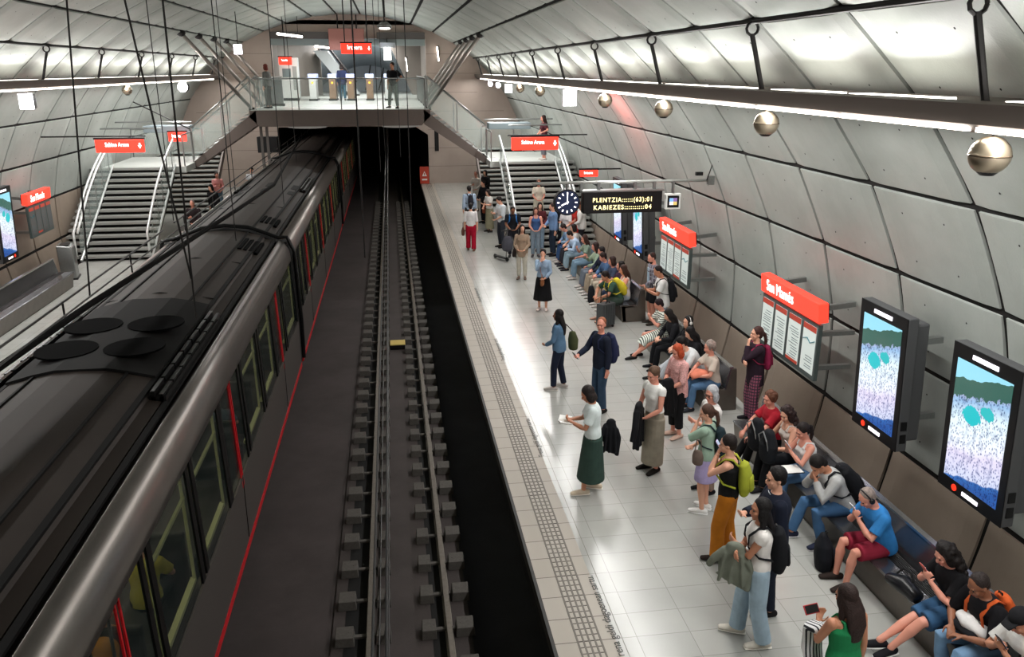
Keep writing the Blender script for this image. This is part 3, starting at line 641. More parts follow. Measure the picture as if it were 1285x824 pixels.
# advertising screens on the walls
def ad_mat(name, vivid):
    m, nt, b = nmat(name); tc = N(nt, 'ShaderNodeTexCoord'); sp = N(nt, 'ShaderNodeSeparateXYZ'); nt.links.new(tc.outputs['Generated'], sp.inputs[0])
    def ramp(fac, st, interp='LINEAR'):
        r = N(nt, 'ShaderNodeValToRGB'); r.color_ramp.interpolation = interp
        while len(r.color_ramp.elements) < len(st): r.color_ramp.elements.new(.5)
        for i, (p, c) in enumerate(st): r.color_ramp.elements[i].position = p; r.color_ramp.elements[i].color = rgb(c)
        nt.links.new(fac, r.inputs[0]); return r.outputs[0]
    n = N(nt, 'ShaderNodeTexNoise', i_Scale=3.0, i_Detail=5.0); nt.links.new(tc.outputs['Generated'], n.inputs['Vector'])
    mp = N(nt, 'ShaderNodeMapping'); mp.inputs['Scale'].default_value = (1, 1, 1.0); nt.links.new(tc.outputs['Generated'], mp.inputs[0])
    vo = N(nt, 'ShaderNodeTexVoronoi', i_Scale=38.0); nt.links.new(mp.outputs[0], vo.inputs['Vector'])
    mth = N(nt, 'ShaderNodeMath', operation='MULTIPLY_ADD'); nt.links.new(n.outputs['Fac'], mth.inputs[0]); mth.inputs[1].default_value = .10; nt.links.new(sp.outputs['Z'], mth.inputs[2])
    sl = N(nt, 'ShaderNodeMath', operation='MULTIPLY_ADD'); nt.links.new(sp.outputs['Y'], sl.inputs[0]); sl.inputs[1].default_value = .16; nt.links.new(mth.outputs[0], sl.inputs[2])
    base = ramp(sl.outputs[0], [(.15, '#1f4f96'), (.21, '#2c62a8'), (.22, '#c8cfe8'), (.42, '#d8d0e8'), (.5, '#e6ecf4'), (.72, '#dceef2'), (.86, '#8fb4d8'), (.95, '#b0a6c4'), (1.02, '#8a9ab0')])
    n3 = N(nt, 'ShaderNodeTexNoise', i_Scale=9.0, i_Detail=6.0, i_Roughness=.7); nt.links.new(tc.outputs['Generated'], n3.inputs['Vector'])
    up = N(nt, 'ShaderNodeMath', operation='MULTIPLY_ADD'); nt.links.new(n3.outputs['Fac'], up.inputs[0]); up.inputs[1].default_value = .22; nt.links.new(sl.outputs[0], up.inputs[2])
    trees = ramp(up.outputs[0], [(.0, '#000000'), (.985, '#000000'), (1.0, '#ffffff')], 'CONSTANT')
    dots = ramp(vo.outputs['Distance'], [(0, '#25305a'), (.28, '#5a6c9c'), (.42, '#ffffff')])
    wob = N(nt, 'ShaderNodeTexNoise', i_Scale=14.0, i_Detail=3.0); nt.links.new(tc.outputs['Generated'], wob.inputs['Vector'])
    stm = N(nt, 'ShaderNodeMix', data_type='RGBA', blend_type='MULTIPLY'); stm.inputs[0].default_value = .75; nt.links.new(base, stm.inputs[6]); nt.links.new(dots, stm.inputs[7])
    cr2 = ramp(wob.outputs['Fac'], [(.35, '#7f8cae'), (.5, '#ffffff')])
    mx = N(nt, 'ShaderNodeMix', data_type='RGBA', blend_type='MULTIPLY'); mx.inputs[0].default_value = .45; nt.links.new(stm.outputs[2], mx.inputs[6]); nt.links.new(cr2, mx.inputs[7])
    def blob(cy, cz, sy, sz, thr, prev, col):
        dy = N(nt, 'ShaderNodeMath', operation='SUBTRACT'); nt.links.new(sp.outputs['Y'], dy.inputs[0]); dy.inputs[1].default_value = cy
        dz = N(nt, 'ShaderNodeMath', operation='SUBTRACT'); nt.links.new(sp.outputs['Z'], dz.inputs[0]); dz.inputs[1].default_value = cz
        a1 = N(nt, 'ShaderNodeMath', operation='MULTIPLY'); nt.links.new(dy.outputs[0], a1.inputs[0]); a1.inputs[1].default_value = sy
        a2 = N(nt, 'ShaderNodeMath', operation='MULTIPLY'); nt.links.new(dz.outputs[0], a2.inputs[0]); a2.inputs[1].default_value = sz
        q1 = N(nt, 'ShaderNodeMath', operation='POWER'); nt.links.new(a1.outputs[0], q1.inputs[0]); q1.inputs[1].default_value = 2
        q2 = N(nt, 'ShaderNodeMath', operation='POWER'); nt.links.new(a2.outputs[0], q2.inputs[0]); q2.inputs[1].default_value = 2
        s1 = N(nt, 'ShaderNodeMath', operation='ADD'); nt.links.new(q1.outputs[0], s1.inputs[0]); nt.links.new(q2.outputs[0], s1.inputs[1])
        s2 = N(nt, 'ShaderNodeMath', operation='MULTIPLY_ADD'); nt.links.new(n3.outputs['Fac'], s2.inputs[0]); s2.inputs[1].default_value = 1.6; nt.links.new(s1.outputs[0], s2.inputs[2])
        g2 = N(nt, 'ShaderNodeMath', operation='LESS_THAN'); nt.links.new(s2.outputs[0], g2.inputs[0]); g2.inputs[1].default_value = thr
        z2 = N(nt, 'ShaderNodeMix', data_type='RGBA'); nt.links.new(g2.outputs[0], z2.inputs[0]); nt.links.new(prev, z2.inputs[6]); z2.inputs[7].default_value = rgb(col); return z2.outputs[2]
    o1 = blob(.62, .60, 5.0, 11.0, 1.5, mx.outputs[2], '#18b4bc'); o1 = blob(.35, .68, 7.0, 16.0, 1.5, o1, '#22b0b4')
    tr_ = N(nt, 'ShaderNodeMix', data_type='RGBA'); nt.links.new(trees, tr_.inputs[0]); nt.links.new(o1, tr_.inputs[6]); tr_.inputs[7].default_value = rgb('#2f5a50')
    sk = N(nt, 'ShaderNodeMath', operation='GREATER_THAN'); nt.links.new(sl.outputs[0], sk.inputs[0]); sk.inputs[1].default_value = 1.04
    mz = N(nt, 'ShaderNodeMix', data_type='RGBA'); nt.links.new(sk.outputs[0], mz.inputs[0]); nt.links.new(tr_.outputs[2], mz.inputs[6]); mz.inputs[7].default_value = rgb('#8fd0e4')
    b.inputs['Base Color'].default_value = (.02, .02, .02, 1); b.inputs['Roughness'].default_value = .15
    nt.links.new(mz.outputs[2], b.inputs['Emission Color']); b.inputs['Emission Strength'].default_value = .95; return m
AD = ad_mat('advert_picture', 1)
def screen(sd, y0, y1, label, x=6.3, z0=1.12, z1=2.92, tilt=.05):
    X = (lambda v: v) if sd > 0 else mir; sg = sd; yc = (y0+y1)/2; h = (z1-z0)/2; w = (y1-y0)/2
    e = empty('advertising_screen', (X(x), yc, (z0+z1)/2), 0, label, 'screen'); e.rotation_euler = (0, -tilt*sg, 0)
    def bx(a, b, *r): a, b = sorted((a*sg, b*sg)); return MB().box(a, b, *r)
    bx(0, .14, -w, w, -h, h).build('case', M('screen_case', '#57585a', .45, .3), e, bevel=.012)
    bx(-.012, 0, -w, w, -h, h).build('bezel', BLACK, e, bevel=.004)
    bx(-.018, -.0125, -w+.1, w-.1, -h+.17, h-.17).build('picture', AD, e)
    bx(-.02, -.0125, -.2, .2, h-.115, h-.065).build('top_logo', M('screen_logo', '#ffffff', .5, emit=1.3, ecol='#f4ecff'), e)
    bx(-.02, -.0125, -.16, .1, -h+.055, -h+.1).build('bottom_text', M('screen_logo', ''), e)
    o = MB().loft([(-.02*sg, .24, -h+.08), (-.0125*sg, .24, -h+.08)], [(.04, .04)]*2, None, 16).build('red_dot', M('screen_red', '#e02818', .5, emit=1.1, ecol='#f03018'), e)
    bx(.14, .34, -w+.06, w-.12, -h+.1, h-.1).build('rear_housing', M('screen_case', ''), e, bevel=.03)
    for z in (-h*.55, h*.6):
        for y in (-w*.7, w*.7): bx(.3, .58, y-.04, y+.04, z-.04, z+.04).build('wall_bracket', STEEL, e)
    for z in (-h+.12, -h+.3): bx(.03, .11, -w-.012, -w, z, z+.12).build('lock_plate', BLACK, e)
screen(1, 6.98, 8.05, 'tall lit advertising screen with beach picture at the right picture edge')
screen(1, 8.85, 9.9, 'tall lit advertising screen second from the right picture edge', x=6.25)
screen(1, 20.15, 21.1, 'lit advertising screen nearer of the two behind the seated crowd', x=6.3)
screen(1, 22.15, 23.1, 'lit advertising screen farther of the two behind the seated crowd', x=6.3)
screen(-1, 22.7, 23.65, 'bluish lit advertising screen on the left wall at the picture edge', x=6.45, z0=.98)

# map boards under red station name signs
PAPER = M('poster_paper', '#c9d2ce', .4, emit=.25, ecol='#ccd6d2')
def mapboard(sd, y0, y1, label, slabel, x=6.25, dark=False):
    X = (lambda v: v) if sd > 0 else mir; sg = sd; yc = (y0+y1)/2; w = (y1-y0)/2
    e = empty('map_board', (X(x), yc, 0), 0, label, 'map board')
    def bx(a, b, *r): a, b = sorted((a*sg, b*sg)); return MB().box(a, b, *r)
    bx(0, .07, -w, w, 1.28, 2.18).build('frame', M('board_frame', '#55605f', .4, .4), e, bevel=.01)
    n = 4; pw = 2*w/n
    for k in range(n):
        a = -w+pw*k+.045; c = a+pw-.09
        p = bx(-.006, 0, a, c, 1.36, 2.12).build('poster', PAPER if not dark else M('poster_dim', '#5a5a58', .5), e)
        bx(-.009, -.006, a, c, 2.03, 2.12).build('poster_header', M('poster_red', '#c04a3a', .5), p)
        ln = MB(); rnd = random.Random(k*7+int(y0*3))
        for q in range(12 if k != 0 else 5):
            z = 1.42+.045*q+rnd.random()*.02; ya = a+.03+rnd.random()*.05; ye = c-.03-rnd.random()*.12
            xx = sorted((-.009*sg, -.006*sg)); ln.box(xx[0], xx[1], ya, ye, z, z+.009)
        ln.build('poster_print', M('print_grey', '#5b6a70', .6), p)
        if k == 0:
            t2 = MB().tube([(-.012*sg, a+.02, 1.9), (-.012*sg, a+.15, 1.84), (-.012*sg, a+.25, 1.9), (-.012*sg, c-.03, 1.86)], .008, 6).build('line_map', M('map_teal', '#2a7a88', .5), p)
        if k == 1: bx(-.009, -.006, a, c, 1.36, 1.41).build('poster_footer', M('poster_red', ''), p)
    for z in (1.45, 2.0):
        for y in (-w*.85, w*.85): bx(.07, .66, y-.04, y+.04, z-.035, z+.035).build('wall_bracket', STEEL, e)
    s = empty('station_name_sign', (X(x-.05), yc, 2.37), 0, slabel, 'sign'); s.rotation_euler = (0, .1*sg*-1, 0)
    def bs(a, b, *r): a, b = sorted((a*sg, b*sg)); return MB().box(a, b, *r)
    bs(0, .16, -w-.04, w+.02, -.16, .15).build('light_box', REDSIGN, s, bevel=.015)
    bs(.16, .2, -w+.02, w-.06, -.13, .12).build('rear_tray', DARKSTEEL, s)
    text('lettering', 'San Mamés', .27, SIGNTXT, s, (-.006*sg, .28 if sd > 0 else -.15, -.0), (PI/2, 0, -PI/2*sg), .003, bold=.0, width=.95)
    for y in (-w*.8, w*.8): bs(.14, .7, y-.04, y+.04, -.04, .04).build('wall_bracket', STEEL, s)
mapboard(1, 11.0, 12.95, 'grey four poster map board beside the woman in plaid trousers', 'large red lit station name sign beside the two near advertising screens')
mapboard(1, 16.6, 18.55, 'grey four poster map board behind the man in white tee', 'red lit station name sign just below the departure display')
mapboard(-1, 24.6, 26.2, 'dim map board on the wall of the left platform', 'red lit station name sign on the wall of the left platform', x=6.45, dark=True)

# ---------------------------------------------------------------- benches
BENCH = M('bench_steel', '#77777a', .22, .85, .08, 6); BENCHF = M('bench_front', '#6a635c', .35, .6, .1, 5)
def bench(sd, y0, y1, label):
    X = (lambda v: v) if sd > 0 else mir; sg = sd
    e = empty('bench', (X(5.5), y0, 0), 0, label, 'bench')
    def b(o): o.location = (-X(5.5), -y0, 0); return o
    P = lambda l: [(X(a), z) for a, z in l]
    b(MB().prism(P([(5.36, 0), (5.30, .40), (5.34, .42), (5.62, .42), (5.62, .38), (5.42, .36), (5.45, 0)]), 'y', y0, y1).build('seat', BENCHF, e))
    b(MB().prism(P([(5.295, .40), (5.285, .415), (5.30, .435), (5.5, .428), (5.5, .418), (5.33, .42)]), 'y', y0, y1).build('seat_edge', BENCH, e))
    b(MB().prism(P([(5.34, .421), (5.52, .421), (5.52, .431), (5.34, .431)]), 'y', y0, y1).build('seat_plate', BENCH, e))
    for k in range(6): b(MB().prism(P([(5.53+.026*k, .42), (5.545+.026*k, .42), (5.545+.026*k, .436), (5.53+.026*k, .436)]), 'y', y0, y1).build('slat', M('slat_dark', '#3a3838', .4, .6), e))
    b(MB().prism(P([(5.69, .40), (5.72, .40), (5.80, .80), (5.77, .80)]), 'y', y0, y1).build('backrest', BENCH, e))
    b(MB().prism(P([(5.755, .80), (5.83, .80), (5.83, .83), (5.755, .83)]), 'y', y0, y1).build('back_rail', M('bench_rail', '#b9b7b4', .25, .9), e))
    for yy in (y0, y1-.06): b(MB().prism(P([(5.36, 0), (5.30, .42), (5.7, .42), (5.79, .80), (5.9, .80), (5.95, 0)]), 'y', yy, yy+.06).build('end_panel', BENCHF, e, bevel=.02))
bench(1, 3.0, 11.6, 'long steel bench at the right with its back to the wall, nearest the camera')
bench(1, 12.95, 16.45, 'steel bench in the middle of the right platform with five sitters')
bench(1, 18.45, 25.6, 'farthest steel bench on the right platform, full of seated people')
bench(-1, 14.0, 24.0, 'empty steel bench on the left platform')
e = empty('litter_bin', (-9.5, 25.1, 0), .2, 'slim curved metal litter bin beside the left stairs', 'litter bin')
MB().prism([(-.2, 0), (.2, 0), (.2, .9), (.12, .98), (-.22, 1.02)], 'y', -.28, .28).build('body', STEEL, e, bevel=.03); MB().box(-.14, .1, -.2, .2, .985, 1.02).build('opening', BLACK, e); MB().box(-.23, .23, -.3, .3, 0, .05).build('foot', DARKSTEEL, e)

# ---------------------------------------------------------------- train
TC = -3.67
TROOF = M('train_roof', '#332b27', .6, 0, .12, 1.5, spec=.25); TROOFD = M('train_roof_dark', '#121111', .7, spec=.15); TSIDE = M('train_side_grey', '#4d4845', .45, .1); TCANT = M('train_cant_metal', '#7c7672', .30, .75, .06, 3); TBLK = M('train_black', '#0a0a0b', .35); TRED = M('train_red', '#c01822', .45)
half = [(0, 2.53), (.28, 2.52), (.52, 2.47), (.80, 2.40), (.86, 2.33), (1.00, 2.30), (1.02, 2.20), (1.13, 2.20)]
cant = [(1.10, 2.25)]+[(1.14+.232*math.sin(PI/2*q/9), 1.84+.44*math.cos(PI/2*q/9)) for q in range(10)]+[(1.33, 1.83), (1.2, 2.1), (1.1, 2.2)]
def prof(pts, s): return [(TC+s*x, z) for x, z in pts]
def car(y0, y1, label, doors, feats):
    e = empty('train_car', (TC, y0, -1.0), 0, label, 'train car')
    def b(o): o.location = (-TC, -y0, 1.0); return o
    roof = [(TC-x, z) for x, z in reversed(half[1:])]+[(TC+x, z) for x, z in half]
    b(MB().prism(roof+[(TC+1.1, 2.12), (TC-1.1, 2.12)], 'y', y0, y1).build('roof', TROOF, e))
    for s in (1, -1):
        b(MB().prism(prof(cant, s), 'y', y0, y1).build('cant_rail', TCANT, e, smooth=True))
        b(MB().prism(prof([(1.42, -.55), (1.425, .45), (1.34, .45), (1.33, -.55)], s), 'y', y0, y1).build('skirt', TSIDE, e))
        b(MB().prism(prof([(1.425, -.66), (1.43, -.55), (1.33, -.55), (1.33, -.66)], s), 'y', y0, y1).build('red_stripe', TRED, e))
        b(MB().prism(prof([(1.40, .45), (1.362, 1.84), (1.35, 1.84), (1.388, .45)], s), 'y', y0, y1).build('window_glass', TINT, e))
        # pillars and frames
        y = y0+.35; ys = []
        for x, w in ((.78, .16), (1.02, .05)):
            g = MB(); g.prism(prof([(x, 2.41-.1*(x > 1)), (x+.06, 2.40-.1*(x > 1)), (x+.06, 2.37-.1*(x > 1)), (x, 2.37-.1*(x > 1))], s), 'y', y0, y1)
            b(g.build('roof_groove', TROOFD, e))
        b(MB().prism(prof([(.50, 2.475), (.53, 2.468), (.53, 2.49), (.50, 2.495)], s), 'y', y0, y1).build('roof_rib', TROOFD, e))
        for k, d in enumerate(doors):
            yy = y0+d
            for q in (-.04, .05): b(MB().prism(prof([(1.428, .30), (1.375, 1.85), (1.36, 1.85), (1.41, .30)], s), 'y', yy+q-.014, yy+q+.014).build('door_edge', TRED, e))
            for q in (-.68, .66): b(MB().prism(prof([(1.42, .45), (1.372, 1.84), (1.35, 1.84), (1.395, .45)], s), 'y', yy+q-.05, yy+q+.05).build('door_post', TBLK, e))
            b(MB().prism(prof([(1.431, -.5), (1.433, .44), (1.42, .44), (1.42, -.5)], s), 'y', yy-.006, yy+.006).build('door_seam', TBLK, e))
            b(MB().tube([(TC+s*1.15, yy+.35, -.05), (TC+s*1.15, yy+.35, 2.05)], .016).build('grab_pole', STEEL, e))
        edges = [0]+[x for d in doors for x in (d-.74, d+.74)]+[y1-y0]
        for a in range(0, len(edges), 2):
            p, q = edges[a], edges[a+1]
            if q-p < .6: 
                b(MB().prism(prof([(1.42, .45), (1.372, 1.84), (1.3, 1.84), (1.3, .45)], s), 'y', y0+p, y0+q).build('body_pillar', TBLK, e)); continue
            n = max(1, round((q-p)/1.35)); w = (q-p)/n
            for k in range(n):
                ya, yb = y0+p+w*k+.22, y0+p+w*(k+1)-.12
                for yy, h in ((ya-.12, .1), (yb+.02, .1)): b(MB().prism(prof([(1.42, .45), (1.372, 1.84), (1.35, 1.84), (1.395, .45)], s), 'y', yy-.02, yy+h).build('body_pillar', TBLK, e))
                f = MB(); t = .035
                f.prism(prof([(1.35, .55), (1.33, 1.8), (1.30, 1.8), (1.32, .55)], s), 'y', ya, ya+t); f.prism(prof([(1.35, .55), (1.33, 1.8), (1.30, 1.8), (1.32, .55)], s), 'y', yb-t, yb)
                f.prism(prof([(1.35, .5), (1.35, .55), (1.29, .55), (1.29, .5)], s), 'y', ya, yb); f.prism(prof([(1.34, 1.5), (1.34, 1.54), (1.31, 1.54), (1.31, 1.5)], s), 'y', ya, yb)
                b(f.build('window_frame', M('frame_yellow', '#c3c794', .5), e))
                se = MB(); se.box(*sorted((TC+s*.5, TC+s*1.15)), ya+.15, ya+.6, -.15, .28); se.box(*sorted((TC+s*.5, TC+s*1.15)), ya+.08, ya+.16, -.15, .85)
                b(se.build('seat', M('seat_dark', '#23262a', .6), e, bevel=.03))
    b(MB().box(TC-1.33, TC+1.33, y0, y1, -.2, -.1).build('floor', M('train_floor', '#2c2b2a', .6), e))
    b(MB().box(TC-1.0, TC+1.0, y0+.2, y1-.2, -1.0, -.25).build('underframe', TBLK, e))
    b(MB().box(TC-1.3, TC+1.3, y0, y0+.04, -.1, 2.2).build('end_wall', M('train_inner', '#3b3b36', .6), e)); b(MB().box(TC-1.3, TC+1.3, y1-.04, y1, -.1, 2.2).build('end_wall', M('train_inner', ''), e))
    for x in (-.35, .35): b(MB().box(TC+x-.06, TC+x+.06, y0+.5, y1-.5, 2.05, 2.1).build('ceiling_lamp', M('train_lamp', '#fffbd8', .5, emit=5, ecol='#f4f0c0'), e))
    for kind, ya, yb in feats:
        if kind == 'fanbox':
            b(MB().prism([(TC-.82, 2.43), (TC-.52, 2.51), (TC-.28, 2.555), (TC+.28, 2.555), (TC+.52, 2.51), (TC+.82, 2.43), (TC+.82, 2.3), (TC-.82, 2.3)], 'y', ya, yb).build('cooling_unit', TROOFD, e))
            for yy in (ya+.75, ya+1.75):
                for x in (-.4, .4):
                    f = MB().loft([(TC+x, yy, 2.54), (TC+x, yy, 2.565)], [(.36, .36)]*2, (1, 0, 0), 28).build('fan_grille', M('fan_black', '#050506', .9, spec=.05), e); b(f)
        if kind == 'louvre':
            for s in (1, -1):
                for x in (.88, .97):
                    yy = ya
                    while yy < yb:
                        b(MB().box(*sorted((TC+s*(x+.01), TC+s*(x+.055))), yy, yy+.42, 2.30, 2.43-.04*(x > .9)).build('louvre', TBLK, e)); yy += .47
                b(MB().box(*sorted((TC+s*.865, TC+s*1.05)), ya, yb, 2.29, 2.36).build('louvre_base', TROOFD, e))
        if kind == 'vents':
            for k in range(4):
                b(MB().box(TC+.56+.1*k, TC+.63+.1*k, ya, yb, 2.40-.03*k, 2.48-.035*k).build('vent', M('fan_black', '#050506', .9, spec=.05), e))
        if kind == 'band': b(MB().prism([(TC-.8, 2.415), (TC, 2.545), (TC+.8, 2.415), (TC+.8, 2.35), (TC-.8, 2.35)], 'y', ya, yb).build('roof_band', TROOFD, e))
    m = MB(); m.tube([(TC-1.16, y0+.3, 2.62), (TC-1.16, y1-.3, 2.62)], .018)
    b(m.build('roof_rail', TBLK, e))
    y = y0+1.2
    while y < y1-.5: b(MB().tube([(TC-1.16, y, 2.25), (TC-1.16, y, 2.64)], .016, 6).build('rail_post', TBLK, e)); y += 3.3
    return e
car(1.2, 18.25, 'nearest dark train car with grey cant rail beside the empty track', [4.7, 9.5, 14.3], [('fanbox', 9.5, 12.6), ('louvre', 9.0, 12.0), ('vents', 16.6, 17.6), ('band', 13.0, 13.03), ('band', 15.5, 15.53)])
car(18.6, 35.6, 'second dark train car beyond the first coupling gap', [2.8, 7.6, 12.4], [('vents', 19.6, 20.4), ('band', 24.3, 24.9), ('band', 25.3, 26.2), ('band', 22.0, 22.03), ('louvre', 25.5, 28)])
car(36.0, 53.0, 'third dark train car disappearing into the tunnel', [2.8, 7.6, 12.4], [('band', 44, 44.5)])
def gangway(yc, label):
    e = empty('gangway', (TC, yc, 0), 0, label, 'gangway')
    P = [(TC-1.40, -.6), (TC-1.385, 1.9), (TC-1.3, 2.24), (TC-1.1, 2.24), (TC-.86, 2.36), (TC-.5, 2.5), (TC, 2.56), (TC+.5, 2.5), (TC+.86, 2.36), (TC+1.1, 2.24), (TC+1.3, 2.24), (TC+1.385, 1.9), (TC+1.42, .4), (TC+1.40, -.6)]
    MB().prism([(x-TC, z) for x, z in P], 'y', -.17, .17).build('bellows', M('bellows_rubber', '#050505', .8), e)
    pts = [(x-TC, 0, z) for x, z in [(TC-1.42, 1.9), (TC-1.33, 2.3), (TC-1.1, 2.34), (TC-.5, 2.56), (TC, 2.61), (TC+.5, 2.56), (TC+.86, 2.42), (TC+1.1, 2.32), (TC+1.3, 2.32), (TC+1.43, 2.0), (TC+1.47, .4), (TC+1.46, -.5)]]
    MB().tube(pts, .045, 10).build('edge_hose', TBLK, e)
gangway(18.42, 'black rubber gangway between the first and second train cars'); gangway(35.8, 'black gangway between the second and third train cars, in the dark')
# ---------------------------------------------------------------- people
SKIN = {'fair': M('skin_fair', '#d9a288', .5), 'tan': M('skin_tan', '#b97f62', .5), 'brown': M('skin_brown', '#8a5a42', .5), 'pink': M('skin_pink', '#d4917c', .5)}
def cloth(c): return M('cloth_'+c.strip('#'), c, .85, 0, .12, 9, .25, 120, spec=.2)
def hairm(c): return M('hair_'+c.strip('#'), c, .62, 0, .3, 30, .7, 70, spec=.25)
def stripes(name, c1, c2, period, axis=2):
    if name in MATS: return MATS[name]
    m, nt, b = nmat(name); tc = N(nt, 'ShaderNodeTexCoord'); sp = N(nt, 'ShaderNodeSeparateXYZ'); nt.links.new(tc.outputs['Object'], sp.inputs[0])
    a = N(nt, 'ShaderNodeMath', operation='MULTIPLY'); a.inputs[1].default_value = 1/period; nt.links.new(sp.outputs[axis], a.inputs[0])
    f = N(nt, 'ShaderNodeMath', operation='FRACT'); nt.links.new(a.outputs[0], f.inputs[0]); g = N(nt, 'ShaderNodeMath', operation='GREATER_THAN'); g.inputs[1].default_value = .6; nt.links.new(f.outputs[0], g.inputs[0])
    mx = N(nt, 'ShaderNodeMix', data_type='RGBA'); nt.links.new(g.outputs[0], mx.inputs[0]); mx.inputs[6].default_value = rgb(c1); mx.inputs[7].default_value = rgb(c2)
    nt.links.new(mx.outputs[2], b.inputs['Base Color']); b.inputs['Roughness'].default_value = .85; MATS[name] = m; return m
def plaid(name, c1, c2, p):
    if name in MATS: return MATS[name]
    m, nt, b = nmat(name); tc = N(nt, 'ShaderNodeTexCoord'); sp = N(nt, 'ShaderNodeSeparateXYZ'); nt.links.new(tc.outputs['Object'], sp.inputs[0]); gs = []
    ad = N(nt, 'ShaderNodeMath', operation='ADD'); nt.links.new(sp.outputs[0], ad.inputs[0]); nt.links.new(sp.outputs[1], ad.inputs[1])
    for src in (ad.outputs[0], sp.outputs[2]):
        a = N(nt, 'ShaderNodeMath', operation='MULTIPLY'); a.inputs[1].default_value = 1/p; nt.links.new(src, a.inputs[0])
        f = N(nt, 'ShaderNodeMath', operation='FRACT'); nt.links.new(a.outputs[0], f.inputs[0]); g = N(nt, 'ShaderNodeMath', operation='GREATER_THAN'); g.inputs[1].default_value = .7; nt.links.new(f.outputs[0], g.inputs[0]); gs.append(g)
    mxm = N(nt, 'ShaderNodeMath', operation='MAXIMUM'); nt.links.new(gs[0].outputs[0], mxm.inputs[0]); nt.links.new(gs[1].outputs[0], mxm.inputs[1])
    mx = N(nt, 'ShaderNodeMix', data_type='RGBA'); nt.links.new(mxm.outputs[0], mx.inputs[0]); mx.inputs[6].default_value = rgb(c1); mx.inputs[7].default_value = rgb(c2)
    nt.links.new(mx.outputs[2], b.inputs['Base Color']); b.inputs['Roughness'].default_value = .85; MATS[name] = m; return m
def ik(a, t, l1, l2, hint):
    a, t, hint = Vector(a), Vector(t), Vector(hint); d = t-a; L = d.length
    if L > (l1+l2)*.995: t = a+d*((l1+l2)*.995/L); d = t-a; L = d.length
    if L < .12: L = .12
    x = (l1*l1-l2*l2+L*L)/(2*L); h = math.sqrt(max(0, l1*l1-x*x)); u = d.normalized()
    v = hint-u*hint.dot(u); v = v.normalized() if v.length > 1e-4 else u.orthogonal()
    return a+u*x+v*h, t
def hand(mb, wrist, d, palm, curl, side, k=1.0):
    """palm and five fingers; d = pointing direction, palm = direction the palm faces"""
    d = Vector(d).normalized(); palm = Vector(palm); palm = (palm-d*palm.dot(d)).normalized(); w = d.cross(palm)*side
    mb.loft([wrist-d*.02, wrist+d*.02, wrist+d*.055, wrist+d*.088], [(.022, .019), (.031, .015), (.039, .014), (.037, .012)], w, 10, True, True)
    for i, (off, L) in enumerate(((-.030, .074), (-.010, .083), (.010, .077), (.029, .060))):
        p = wrist+d*.082+w*off; dd = d.copy(); pts = [p-d*.015, p]; ang = curl
        for j, fr in enumerate((.42, .32, .26)):
            dd = (dd*math.cos(ang*(.6 if j == 0 else .9))+palm*math.sin(ang*(.6 if j == 0 else .9))).normalized(); p = p+dd*L*fr; pts.append(p)
        mb.loft(pts, [(.0095*k,)*2, (.0095*k,)*2, (.009*k,)*2, (.0085*k,)*2, (.007*k,)*2], None, 7, False, True)
    b0 = wrist+d*.022-w*.026; t1 = (d*.55-w*.75+palm*.35).normalized(); t2 = (d*.85-w*.25+palm*.5).normalized()
    mb.loft([b0, b0+t1*.036, b0+t1*.036+t2*.03, b0+t1*.036+t2*.03+(t2+palm*.3).normalized()*.024], [(.0125*k,)*2, (.011*k,)*2, (.0095*k,)*2, (.008*k,)*2], None, 7, True, True)
HANDS = {'side': ((.235, .03, .82), (.2, -.6, 0), 'in'), 'phone': ((.055, .30, 1.14), (.5, -.3, -.6), 'up'), 'low': ((.10, .24, .96), (.5, -.4, -.2), 'up'), 'cross': ((-.09, .23, 1.13), (.6, -.1, -.6), 'body'),
         'face': ((.035, .165, 1.40), (.45, .1, -.9), 'body'), 'hip': ((.19, .02, .98), (1, -.3, 0), 'body'), 'strap': ((.13, .15, 1.27), (.5, -.2, -.9), 'body'), 'fwd': ((.12, .38, 1.05), (.4, -.4, -.6), 'up'), 'back': ((.30, -.12, .92), (.5, -.5, 0), 'in'),
         'lap': ((.09, .30, .66), (.7, -.3, -.1), 'down'), 'sphone': ((.05, .30, .88), (.6, -.2, -.6), 'up'), 'knee': ((.11, .40, .62), (.6, .1, -.2), 'down'), 'sface': ((.03, .17, 1.02), (.5, .2, -.8), 'body'), 'scross': ((-.06, .22, .78), (.6, 0, -.6), 'body'), 'rail': ((.34, .22, 1.08), (.4, -.6, -.2), 'down')}
PEOPLE = []
